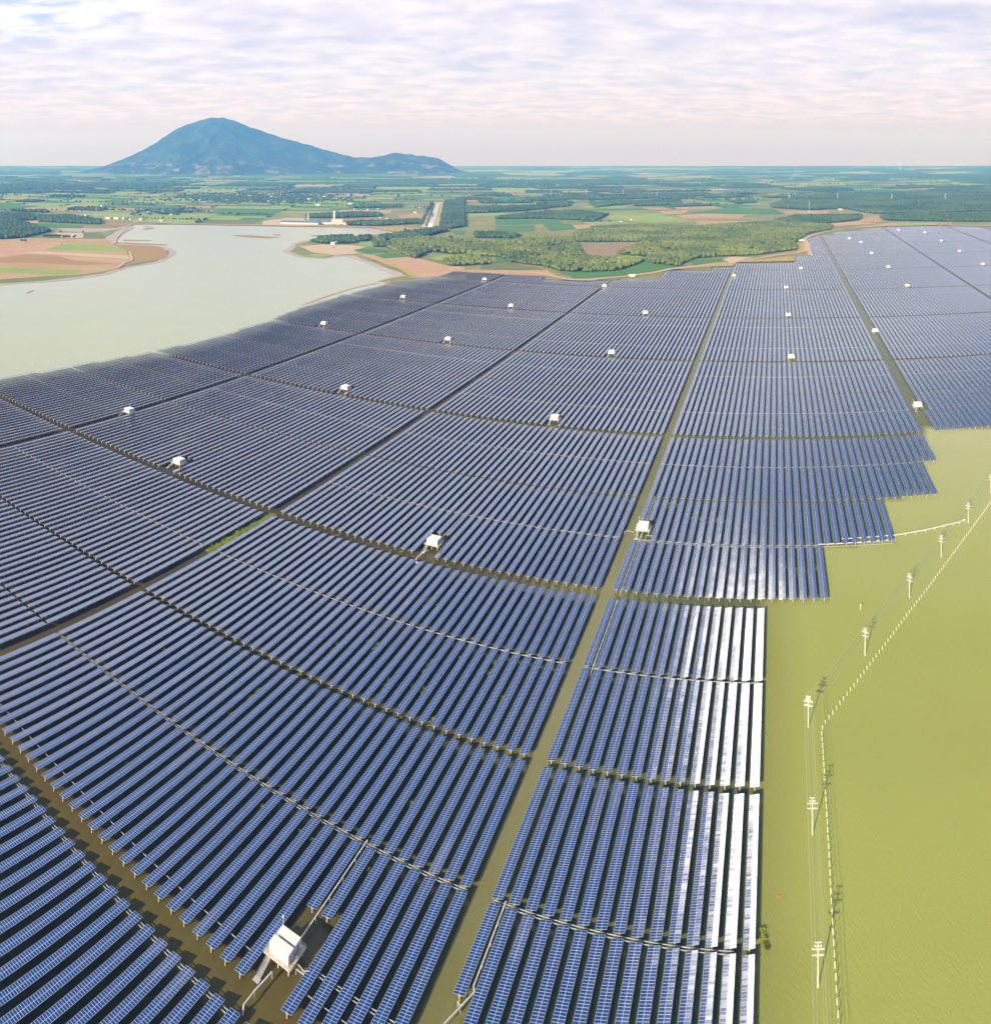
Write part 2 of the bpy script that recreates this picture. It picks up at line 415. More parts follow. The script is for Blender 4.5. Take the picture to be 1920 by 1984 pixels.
def make_water():
    rr = [0.0] + list(np.geomspace(60, 22000, 280)); na = 440
    vs_, cs_ = [], []
    for r in rr:
        for i in range(na):
            # finer towards the front, where the array and shores are
            a = -PI + 2 * PI * i / na; a = a - 0.65 * math.sin(a)
            x, y = r * math.sin(a), r * math.cos(a); vs_.append((x, y, 0)); cs_.append(silt_and_light(x, y) if r > 1 else (0.2, 0.2, 0.05))
    fs = []
    for j in range(len(rr) - 1):
        for i in range(na): i2 = (i + 1) % na; fs.append((j * na + i, (j + 1) * na + i, (j + 1) * na + i2, j * na + i2)[::-1])
    me = big_mesh('water', np.array(vs_), np.array(fs), [M['water']], col=np.array(cs_), colname='silt_and_light')
    tag(link('water', me), kind='structure')


make_water()

# ------------------------------------------------------------------ land with the lake's shoreline
shore_land = [(-500, 600), (-250, 572), (0, 549), (100, 542), (192, 531), (243, 516), (304, 506), (326, 493), (324, 486), (304, 478), (260, 475),
              (217, 474), (202, 464), (215, 456), (236, 448), (250, 441), (258, 436), (354, 435), (506, 438), (658, 440.5), (711, 441), (770, 451),
              (721, 455), (679, 459), (648, 458), (603, 467), (580, 472), (570, 484), (561, 487), (589, 497), (626, 500), (648, 495),
              (683, 495), (711, 503), (742, 516), (793, 535), (764, 539), (735, 545), (760, 549), (800, 540), (877, 524), (980, 529), (1050, 532),
              (1060, 539), (1140, 543), (1200, 539), (1275, 539), (1292, 521), (1374, 522), (1381, 515), (1424, 512), (1428, 507), (1540, 506),
              (1542, 494), (1570, 493), (1564, 460), (1590, 454), (1616, 449), (1675, 445), (1720, 437), (1830, 435), (1920, 437), (2120, 441), (2420, 470)]


def rough_line(pts, step, amp, seed=0):
    out = []
    for (x0, y0), (x1, y1) in zip(pts, pts[1:]):
        L = math.hypot(x1 - x0, y1 - y0); n = max(1, int(L / step))
        for i in range(n):
            t = i / n; x = x0 + (x1 - x0) * t; y = y0 + (y1 - y0) * t
            a = amp if i else amp * 0.3
            q = noise.noise_vector(Vector((x / (step * 3.1) + seed, y / (step * 3.1), 0.0)))
            out.append((x + q.x * a, y + q.y * a))
    out.append(pts[-1]); return out


R_OUT = 21500.0
line = rough_line([G(*p) for p in shore_land], 18.0, 10.0)
a1 = math.atan2(*line[-1]); a0 = math.atan2(*line[0])
arc = [(R_OUT * math.sin(a1 + (a0 - a1) * i / 60), R_OUT * math.cos(a1 + (a0 - a1) * i / 60)) for i in range(61)]
LAND = line + arc


def flat(poly, z, name, m, kind='structure', drop=None, parent=None):
    tris = geometry.tessellate_polygon([[Vector((x, y, 0)) for x, y in poly]])
    mb = MB(); mb.v = [(x, y, z) for x, y in poly]
    for t in tris:
        p = [poly[i] for i in t]
        ar = (p[1][0] - p[0][0]) * (p[2][1] - p[0][1]) - (p[2][0] - p[0][0]) * (p[1][1] - p[0][1])
        mb.f.append(tuple(t) if ar > 0 else tuple(t)[::-1]); mb.m.append(0)
    if drop:                                    # a bank sloping under the water
        n = len(line); k = len(mb.v)
        for i in range(n):
            x, y = line[i]; xa, ya = line[max(0, i - 1)]; xb, yb = line[min(n - 1, i + 1)]
            tx, ty = xb - xa, yb - ya; L = math.hypot(tx, ty) or 1
            mb.v.append((x + ty / L * 9, y - tx / L * 9, -0.5))
        for i in range(n - 1): mb.f.append((i, k + i, k + i + 1, i + 1)); mb.m.append(0)
    o = mb.build(name, m); tag(o, kind=kind); return o


flat(LAND, 0.7, 'land', M['land'], drop=True)


def C1(x, y): return (x / 1.976, 200 + y / 1.976)
def C2(x, y): return (960 + x / 1.976, 200 + y / 1.976)
def C8(x, y): return (500 + x / 4.7425, 360 + y / 4.7425)
def C7(x, y): return (x / 5.58, 400 + y / 5.58)


field_defs = [
    # left peninsula
    (C7, 'tan', [(0, 350), (300, 345), (800, 350), (1150, 355), (1220, 410), (1300, 440), (1420, 560), (1380, 620), (1270, 680), (900, 740), (500, 760), (0, 790), (-300, 800), (-300, 360)]),
    (C7, 'rust', [(1250, 425), (1500, 425), (1750, 450), (1815, 500), (1800, 550), (1650, 590), (1450, 620), (1330, 650), (1410, 570), (1400, 500)]),
    (C7, 'pink', [(0, 440), (170, 390), (620, 425), (450, 490), (230, 500), (0, 545), (-250, 560), (-250, 450)]),
    (C7, 'lime', [(480, 470), (640, 430), (760, 400), (1150, 425), (1310, 455), (1380, 490), (1000, 480), (760, 470)]),
    (C7, 'sand', [(200, 505), (420, 487), (850, 510), (1380, 535), (1385, 570), (1000, 550), (600, 520)]),
    (C7, 'pink', [(600, 530), (1000, 560), (1380, 580), (1330, 610), (1000, 590), (700, 570)]),
    (C7, 'rust', [(0, 560), (300, 520), (620, 535), (800, 590), (1250, 620), (900, 640), (500, 620), (0, 610), (-250, 615), (-250, 570)]),
    (C7, 'lime', [(0, 665), (200, 672), (370, 682), (900, 690), (820, 730), (600, 740), (350, 730), (0, 715), (-250, 710), (-250, 660)]),
    (C7, 'pink', [(0, 740), (350, 740), (500, 752), (300, 775), (0, 795), (-250, 800), (-250, 740)]),
    (C7, 'sand', [(600, 285), (900, 290), (895, 345), (640, 340)]),
    (C7, 'olive', [(900, 290), (1080, 290), (1150, 345), (900, 345)]),
    (C7, 'grn', [(340, 185), (560, 190), (900, 210), (880, 235), (600, 240), (420, 215)]),
    (C7, 'pink', [(250, 165), (400, 150), (420, 185), (330, 180)]),
    (C7, 'rust', [(1080, 180), (1380, 190), (1400, 210), (1090, 205)]),
    (C7, 'lime', [(860, 85), (1200, 68), (1600, 80), (1650, 100), (1300, 120), (960, 110)]),
    # promontory and right shore
    (C8, 'sand', [(380, 560), (600, 540), (800, 545), (1000, 560), (880, 600), (930, 625), (700, 640), (500, 615)]),
    (C8, 'lime', [(420, 645), (600, 625), (700, 640), (600, 662)]),
    (C8, 'lime', [(900, 520), (1080, 505), (1180, 520), (1050, 560), (930, 545)]),
    (C8, 'grn', [(870, 590), (1060, 575), (1245, 605), (1000, 628)]),
    (C8, 'grn', [(1065, 640), (1260, 622), (1370, 655), (1150, 668)]),
    (C8, 'pink', [(930, 628), (1060, 640), (1150, 672), (1400, 655), (1560, 690), (1720, 735), (1897, 750), (1897, 790), (1600, 850), (1420, 850), (1330, 780), (1150, 715)]),
    (C8, 'dry', [(1180, 725), (1300, 765), (1400, 840), (1500, 845), (1420, 790), (1250, 720)]),
    (C8, 'lime', [(1580, 670), (1700, 640), (1897, 640), (1897, 670), (1720, 690), (1650, 690)]),
    (C8, 'grn', [(1700, 700), (1800, 665), (1897, 660), (1897, 745), (1800, 735)]),
    (C8, 'pink', [(1320, 395), (1480, 395), (1540, 420), (1400, 440), (1320, 425)]),
    (C8, 'dry', [(1050, 385), (1340, 375), (1320, 420), (1180, 415)]),
    (C8, 'grn', [(1780, 425), (1897, 410), (1897, 455), (1800, 445)]),
    (C8, 'sand', [(40, 330), (260, 300), (420, 300), (480, 365), (50, 368)]),
    (C8, 'rust', [(480, 325), (760, 310), (1060, 300), (1060, 318), (700, 330)]),
    # between the array and the woods
    (C2, 'olive', [(-60, 610), (60, 612), (200, 640), (60, 640), (-60, 636)]),
    (C2, 'pink', [(-160, 640), (60, 642), (200, 640), (230, 660), (120, 668), (-20, 655), (-160, 660)]),
    (C2, 'grn', [(240, 650), (360, 648), (480, 640), (570, 605), (700, 630), (480, 662), (300, 672)]),
    (C2, 'grn', [(740, 605), (870, 595), (880, 603), (760, 622)]),
    (C2, 'till', [(310, 545), (530, 532), (545, 540), (470, 562), (450, 602), (310, 597)]),
    (C2, 'lime', [(460, 590), (560, 585), (575, 602), (470, 605)]),
    (C2, 'sand', [(870, 600), (900, 590), (985, 593), (900, 612)]),
    (C2, 'dry', [(540, 668), (660, 638), (780, 622), (1000, 600), (1150, 588), (1150, 606), (925, 610), (905, 626), (830, 628), (650, 640)]),
    (C2, 'dry', [(1130, 545), (1190, 530), (1190, 560), (1170, 575), (1140, 560)]),
    (C2, 'pink', [(280, 470), (390, 464), (390, 480), (310, 482)]),
    (C2, 'tan', [(760, 450), (990, 452), (960, 464), (900, 470), (775, 466)]),
    (C2, 'tan', [(690, 430), (800, 424), (960, 428), (930, 444), (720, 443)]),
    (C2, 'tan', [(628, 414), (740, 410), (722, 425), (640, 427)]),
    (C2, 'pink', [(1285, 460), (1390, 454), (1480, 461), (1300, 473)]),
    (C2, 'dry', [(1360, 478), (1500, 460), (1700, 456), (1690, 468), (1500, 472)]),
    (C2, 'lime', [(1530, 462), (1700, 455), (1700, 465), (1560, 468)]),
    (C2, 'grn', [(0, 472), (150, 468), (150, 490), (0, 497)]),
    (C2, 'grn', [(180, 465), (285, 463), (310, 482), (210, 490)]),
    (C2, 'grn', [(0, 445), (240, 446), (260, 460), (0, 468)]),
    (C2, 'grn', [(360, 470), (560, 462), (560, 478), (370, 482)]),
    (C2, 'lime', [(430, 430), (620, 424), (760, 455), (600, 460), (430, 447)]),
    (C2, 'grn', [(740, 420), (900, 400), (1060, 405), (1110, 425), (960, 424)]),
    (C2, 'tan', [(1100, 416), (1280, 412), (1270, 425), (1110, 428)]),
    (C2, 'tan', [(1400, 440), (1470, 432), (1480, 456), (1390, 455)]),
    (C2, 'grn', [(0, 520), (90, 512), (95, 528), (0, 532)]),
    (C2, 'grn', [(0, 590), (40, 588), (60, 608), (0, 612)]),
]
zf = 0.95
NEAR_POLYS = []
for cf, mk, pts in field_defs:
    pg = rough_line([G(*cf(*p)) for p in pts + pts[:1]], 30.0, 5.0, zf)[:-1]
    NEAR_POLYS.append(pg)
    flat(pg, zf, 'field', M[mk]); zf += 0.02


def ribbon(pts, wd, z, name, m, kind='structure'):
    mb = MB(); n = len(pts)
    for i, (x, y) in enumerate(pts):
        xa, ya = pts[max(0, i - 1)]; xb, yb = pts[min(n - 1, i + 1)]; tx, ty = xb - xa, yb - ya; L = math.hypot(tx, ty) or 1
        mb.v += [(x - ty / L * wd / 2, y + tx / L * wd / 2, z), (x + ty / L * wd / 2, y - tx / L * wd / 2, z)]
    for i in range(n - 1): mb.f.append((2 * i + 1, 2 * i + 3, 2 * i + 2, 2 * i)); mb.m.append(0)
    return tag(mb.build(name, m), kind=kind)


def C5(x, y): return (1000 + x / 4.517, 480 + y / 4.517)
def C4(x, y): return (1500 + x / 4.517, 420 + y / 4.517)


road_px = [C5(-140, 205), C5(0, 215), C5(180, 225), C5(320, 255), C5(480, 285), C5(640, 289), C5(800, 270), C5(1000, 253), C5(1200, 225), C5(1350, 192), C5(1600, 162), C5(1897, 134),
           C4(0, 345), C4(200, 322), C4(280, 300), C4(290, 240), C4(260, 200), C4(330, 165), C4(470, 130), C4(600, 110), C4(800, 92), C4(990, 68), C4(1330, 62), C4(1560, 78), C4(1897, 82)]
ribbon(rough_line([G(*p) for p in road_px], 25, 2.0), 15.0, 2.1, 'road', M['road'])
ribbon(rough_line([G(*C4(*p)) for p in ((292, 235), (300, 290), (320, 345))], 25, 1.0), 12.0, 2.0, 'road', M['road'])
ribbon(rough_line([G(*C7(*p)) for p in ((1270, 675), (1340, 620), (1420, 590), (1425, 560), (1395, 490))], 12, 2.0), 7.0, 2.2, 'path', M['sand'])
ribbon(rough_line([G(*C7(*p)) for p in ((1200, 425), (1250, 395), (1240, 370), (1290, 310), (1350, 250), (1400, 205), (1480, 165))], 12, 2.0), 7.0, 2.2, 'path', M['sand'])
# red earth dam road round the far end of the lake
dam_px = [C7(1130, 150), C7(1300, 160), C7(1500, 168), C7(1700, 176), (344, 434), (506, 437), (658, 439.5), (720, 440.5), (790, 443), (815, 444)]
ribbon(rough_line([G(*p) for p in dam_px], 60, 3.0), 34.0, 2.4, 'road', M['pink'])
# low bars of mud standing in the lake
for cf, pts in ((C8, [(-240, 452), (-60, 455), (150, 470), (210, 478), (60, 482), (-150, 470)]), (C8, [(130, 445), (200, 447), (210, 458), (140, 455)]),
                (C8, [(480, 455), (560, 450), (600, 460), (500, 464)]), (C8, [(640, 465), (860, 470), (1000, 455), (1120, 462), (900, 485), (720, 480)]),
                (C7, [(1260, 385), (1500, 398), (1830, 412), (1780, 420), (1450, 410), (1280, 398)]), (C7, [(1330, 360), (1640, 366), (1640, 373), (1340, 372)]),
                (C7, [(1530, 245), (1640, 225), (1680, 235), (1580, 256)]), (C7, [(1540, 215), (1630, 212), (1600, 222)]),
                (C7, [(275, 938), (330, 915), (370, 903), (360, 915), (300, 940)]), (C8, [(380, 528), (500, 515), (560, 530), (420, 540)])):
    flat(rough_line([G(*cf(*p)) for p in pts + pts[:1]], 15, 4)[:-1], 0.35, 'mud_bank', M['rust'])
for cf, pts in ((C8, [(860, 640), (1000, 650), (1140, 735), (1260, 800), (1390, 835), (1330, 845), (1200, 800), (1050, 715)]),
                (C8, [(980, 395), (1130, 395), (1270, 425), (1200, 438), (1050, 425)]),
                (C7, [(1130, 350), (1260, 270), (1400, 215), (1450, 230), (1330, 300), (1270, 350), (1230, 400)]),
                (C7, [(600, 235), (900, 240), (1250, 240), (1350, 215), (1380, 235), (1100, 275), (900, 280), (700, 270)])):
    flat(rough_line([G(*cf(*p)) for p in pts + pts[:1]], 15, 4)[:-1], 1.0 if cf is C7 else 0.30, 'mud_bank', M['mud'])
ribbon(rough_line([G(*p) for p in shore_land[1:16]], 22, 9, 3), 44.0, 0.30, 'mud_bank', M['mud'])
ribbon(rough_line([G(*p) for p in shore_land[19:37]], 22, 9, 5), 44.0, 0.28, 'mud_bank', M['mud'])
ribbon(rough_line([G(*p) for p in ((588, 590), (625, 577), (650, 569), (690, 557), (735, 548))], 12, 2), 5.0, 0.5, 'mud_bank', M['pink'])

# ------------------------------------------------------------------ canal
wl, wr = [C8(1568, 372), C8(1640, 172)], [C8(1612, 372), C8(1668, 172)]
cq = [G(*wl[0]), G(*wr[0]), G(*wr[1]), G(*wl[1])]
flat([G(*C8(*p)) for p in ((1495, 385), (1660, 385), (1703, 152), (1600, 152))], 1.9, 'canal_bank', M['sand'])
flat([G(*C8(*p)) for p in ((1538, 375), (1556, 375), (1630, 165), (1612, 165))], 2.1, 'canal_bank', M['wood'])
flat([G(*C8(*p)) for p in ((1622, 375), (1634, 375), (1684, 165), (1672, 165))], 2.1, 'canal_bank', M['lime'])
flat(cq, 2.3, 'canal', M['canal'])

# ------------------------------------------------------------------ mountain
prof = [(255, 272), (300, 265), (400, 240), (470, 215), (560, 172), (600, 148), (650, 113), (690, 90), (740, 71), (800, 55), (850, 52), (900, 65), (960, 90), (1020, 110),
        (1080, 130), (1150, 150), (1220, 170), (1290, 190), (1360, 207), (1430, 207), (1470, 200), (1510, 188), (1560, 195), (1620, 202), (1680, 210), (1720, 235), (1770, 262), (1800, 275)]
paz = [(C1(*p)[0] - 960) / FA for p in prof]; DC = 12600.0
phz = [max(0.0, H + (YH - C1(*p)[1]) / FV * DC) for p in prof]


def make_mountain():
    na, nd = 260, 90; vs_, fs = [], []
    a_lo, a_hi = paz[0] - 0.02, paz[-1] + 0.02
    for j in range(nd):
        t = j / (nd - 1) * 2 - 1                       # -1 near foot, 0 crest, 1 far foot
        for i in range(na):
            a = a_lo + (a_hi - a_lo) * i / (na - 1)
            hc = float(np.interp(a, paz, phz, left=0, right=0))
            half = 700 + hc * 1.25
            d = DC + t * half
            x, y = d * math.sin(a), d * math.cos(a)
            f = (1 - abs(t)) ** 1.15 if t < 0 else (1 - t) ** 1.0
            q = noise.hetero_terrain(Vector((x / 900, y / 1300, 4.2)), 0.9, 2.1, 5, 0.7)
            r = abs(noise.noise(Vector((a * 34 + t * 1.2, t * 1.6, 1.0)))) + 0.6 * abs(noise.noise(Vector((x / 330, y / 420, 7.0))))
            e = min(1.0, abs(t) * 3.0) * min(1.0, (1 - abs(t)) * 4)
            z = hc * f * (1 - e * (0.20 * r)) + e * 55 * (q - 0.8) * min(1.0, hc / 300)
            z += 16 * noise.noise(Vector((x / 95, y / 95, 0.0))) * min(1, hc / 200)
            vs_.append((x, y, max(z, -5) + 0.5 if hc > 0 else 0.0))
    for j in range(nd - 1):
        for i in range(na - 1): fs.append((j * na + i, j * na + i + 1, (j + 1) * na + i + 1, (j + 1) * na + i))
    tag(link('mountain', big_mesh('mountain', np.array(vs_), np.array(fs), [M['mountain']])), kind='structure')


make_mountain()

# ------------------------------------------------------------------ leafy masses
def ico(sub):
    p = (1 + 5 ** 0.5) / 2
    v = [Vector(q).normalized() for q in ((-1, p, 0), (1, p, 0), (-1, -p, 0), (1, -p, 0), (0, -1, p), (0, 1, p), (0, -1, -p), (0, 1, -p), (p, 0, -1), (p, 0, 1), (-p, 0, -1), (-p, 0, 1))]
    f = [(0, 11, 5), (0, 5, 1), (0, 1, 7), (0, 7, 10), (0, 10, 11), (1, 5, 9), (5, 11, 4), (11, 10, 2), (10, 7, 6), (7, 1, 8), (3, 9, 4), (3, 4, 2), (3, 2, 6), (3, 6, 8), (3, 8, 9), (4, 9, 5), (2, 4, 11), (6, 2, 10), (8, 6, 7), (9, 8, 1)]
    for _ in range(sub):
        cache, nf = {}, []
        def mid(a, b):
            k = (min(a, b), max(a, b))
            if k not in cache: v.append(((v[a] + v[b]) / 2).normalized()); cache[k] = len(v) - 1
            return cache[k]
        for a, b, c in f:
            x, y, z = mid(a, b), mid(b, c), mid(c, a); nf += [(a, x, z), (b, y, x), (c, z, y), (x, y, z)]
        f = nf
    return np.array([tuple(q) for q in v]), np.array(f)


ICO = [ico(0), ico(1)]


def crowns(pts, rad, hgt, sub, tint, jit=0.28, base=0.15):
    """lumpy crowns at pts (n,2): radii rad (n), heights hgt (n) -> verts, faces, tint per vertex"""
    bv, bf = ICO[sub]; n, k = len(pts), len(bv)
    j = 1 + (nrs.rand(n, k) - 0.5) * 2 * jit
    ang = nrs.rand(n) * 2 * PI; ca, sa = np.cos(ang)[:, None], np.sin(ang)[:, None]
    bx = bv[None, :, 0] * ca - bv[None, :, 1] * sa; by = bv[None, :, 0] * sa + bv[None, :, 1] * ca
    X = pts[:, 0:1] + bx * rad[:, None] * j; Y = pts[:, 1:2] + by * rad[:, None] * j
    Z = 0.8 + hgt[:, None] * (base + (1 - base) * (0.5 + 0.5 * bv[None, :, 2] * j))
    V = np.stack([X, Y, Z], -1).reshape(-1, 3)
    F = (bf[None] + (np.arange(n) * k)[:, None, None]).reshape(-1, 3)
    T = np.clip(tint[:, None] + (nrs.rand(n, k) - 0.5) * 0.30, 0, 1).reshape(-1)
    return V, F, T


def scatter(poly, sp, jit=0.45):
    xs = [p[0] for p in poly]; ys = [p[1] for p in poly]; out = []
    nx = int((max(xs) - min(xs)) / sp) + 1; ny = int((max(ys) - min(ys)) / sp) + 1
    for i in range(nx):
        for j in range(ny):
            x = min(xs) + (i + 0.5 * (j % 2) + rnd.uniform(-jit, jit)) * sp; y = min(ys) + (j + rnd.uniform(-jit, jit)) * sp
            if inside(poly, x, y): out.append((x, y))
    return out


def woods(name, polys, sp, rad, hgt, sub, mat_, tint=(0.15, 0.85), hole=0.0, patch=120.0):
    P = [p for pg in polys for p in scatter(pg, sp)]
    if not P: return
    if hole: P = [p for p in P if noise.noise(Vector((p[0] / 45, p[1] / 45, 0.3))) > -hole or rnd.random() < 0.35]
    P = np.array(P); n = len(P)
    tn = np.array([0.5 + 0.75 * noise.noise(Vector((x / patch, y / patch, 2.0))) for x, y in P])
    tn = np.clip(tn + (nrs.rand(n) - 0.5) * 0.5, 0, 1) * (tint[1] - tint[0]) + tint[0]
    r = rad * (0.7 + 0.6 * nrs.rand(n)); h = hgt * (0.65 + 0.55 * nrs.rand(n))
    V, F, T = crowns(P, r, h, sub, tn)
    me = big_mesh(name, V, F, [mat_], col=T)
    return tag(link(name, me), kind='stuff')


forest_px = [
    (C2, [(370, 480), (560, 470), (760, 476), (960, 462), (1110, 455), (1290, 470), (1285, 485), (1200, 500), (1140, 540), (1160, 562), (1000, 583), (870, 588), (760, 598), (700, 625), (600, 615), (570, 590), (470, 578), (540, 552), (560, 532), (310, 532), (300, 500)]),
    (C2, [(40, 600), (110, 578), (330, 592), (470, 600), (570, 605), (480, 642), (350, 650), (250, 645), (180, 625), (60, 612)]),
    (C2, [(0, 545), (100, 520), (300, 520), (320, 560), (340, 588), (120, 578), (40, 600), (0, 590), (-30, 560)]),
    (C1, [(1500, 528), (1620, 515), (1800, 530), (1897, 540), (1930, 590), (1800, 585), (1650, 570), (1590, 597), (1540, 580), (1480, 555)]),
    (C1, [(1700, 605), (1760, 588), (1860, 600), (1880, 620), (1720, 625)]),
]
woods('woodland', [[G(*cf(*p)) for p in pts] for cf, pts in forest_px], 8.0, 5.2, 10.0, 1, M['leaf'], hole=0.10)
for cf, pts in forest_px: flat([G(*cf(*p)) for p in pts], 1.9, 'woodland_floor', M['wood'])
dark_px = [
    (C1, [(1190, 532), (1260, 515), (1350, 515), (1360, 535), (1250, 541)]), (C1, [(1365, 517), (1415, 512), (1420, 528), (1370, 530)]),
    (C1, [(1430, 536), (1490, 535), (1490, 552), (1430, 552)]), (C1, [(1450, 515), (1550, 500), (1680, 480), (1720, 490), (1600, 520), (1460, 528)]),
    (C1, [(-120, 460), (0, 456), (60, 453), (150, 478), (195, 492), (80, 517), (0, 522), (-120, 525)]), (C1, [(140, 436), (260, 433), (385, 450), (385, 465), (250, 460), (150, 455)]),
    (C1, [(-120, 425), (0, 425), (130, 428), (130, 450), (0, 452), (-120, 452)]),
    (C2, [(0, 440), (130, 425), (300, 415), (430, 430), (380, 452), (180, 443), (0, 444)]),
    (C2, [(1060, 455), (1150, 434), (1400, 432), (1400, 447), (1290, 460), (1120, 462)]), (C2, [(1470, 437), (1600, 425), (1800, 430), (1900, 420), (2050, 420), (2050, 455), (1700, 454), (1500, 450)]),
    (C2, [(1050, 392), (1130, 362), (1300, 347), (1560, 342), (1700, 332), (1900, 322), (2050, 322), (2050, 415), (1900, 415), (1600, 423), (1450, 425), (1340, 405), (1200, 410), (1060, 402)]),
    (C2, [(520, 380), (700, 370), (712, 390), (530, 396)]), (C2, [(360, 385), (520, 372), (530, 386), (380, 401)]),
    (C2, [(-80, 500), (0, 500), (100, 512), (60, 520), (-80, 516)]), (C2, [(-150, 400), (120, 395), (280, 385), (290, 395), (100, 415), (-150, 425)]),
    (C8, [(1490, 360), (1590, 160), (1605, 155), (1500, 365)]), (C8, [(1668, 372), (1712, 155), (1897, 120), (1897, 380), (1750, 400)]),
    (C8, [(800, 345), (1120, 335), (1480, 320), (1500, 350), (1100, 372), (830, 368)]), (C8, [(440, 275), (900, 255), (1130, 262), (1120, 285), (700, 300), (450, 298)]),
    (C8, [(820, 190), (1320, 185), (1330, 200), (850, 208)]),
]
NEAR_POLYS += [[G(*cf(*p)) for p in pts] for cf, pts in forest_px + dark_px]
woods('plantation', [[G(*cf(*p)) for p in pts] for cf, pts in dark_px if G(*cf(*pts[0]))[1] < 3600], 9.5, 6.2, 12.0, 1, M['dleaf'])
woods('plantation', [[G(*cf(*p)) for p in pts] for cf, pts in dark_px if G(*cf(*pts[0]))[1] >= 3600], 15.0, 9.5, 13.0, 0, M['dleaf'], (0.05, 0.95), hole=0.25, patch=300.0)
for cf, pts in dark_px: flat([G(*cf(*p)) for p in pts], 1.7, 'woodland_floor', M['wood'])

# ------------------------------------------------------------------ far farmland: parcels split at random
def cells(x0, y0, x1, y1, mx):
    wx, wy = x1 - x0, y1 - y0
    lim = mx * (0.7 + 0.8 * rnd.random())
    if max(wx / 1.6, wy) < lim: return [(x0, y0, x1, y1)]
    if wx / 1.6 > wy: m = x0 + wx * rnd.uniform(0.3, 0.7); return cells(x0, y0, m, y1, mx) + cells(m, y0, x1, y1, mx)
    m = y0 + wy * rnd.uniform(0.3, 0.7); return cells(x0, y0, x1, m, mx) + cells(x0, m, x1, y1, mx)


VILLAGES = [(C1(1000, 355), 330), (C1(860, 365), 260), (C1(1150, 370), 240), (C1(640, 415), 120), (C2(60, 300), 420), (C2(180, 305), 500), (C2(300, 305), 420), (C2(440, 303), 400), (C1(1690, 295), 400)]
VXY = [(G(*p), r) for p, r in VILLAGES]


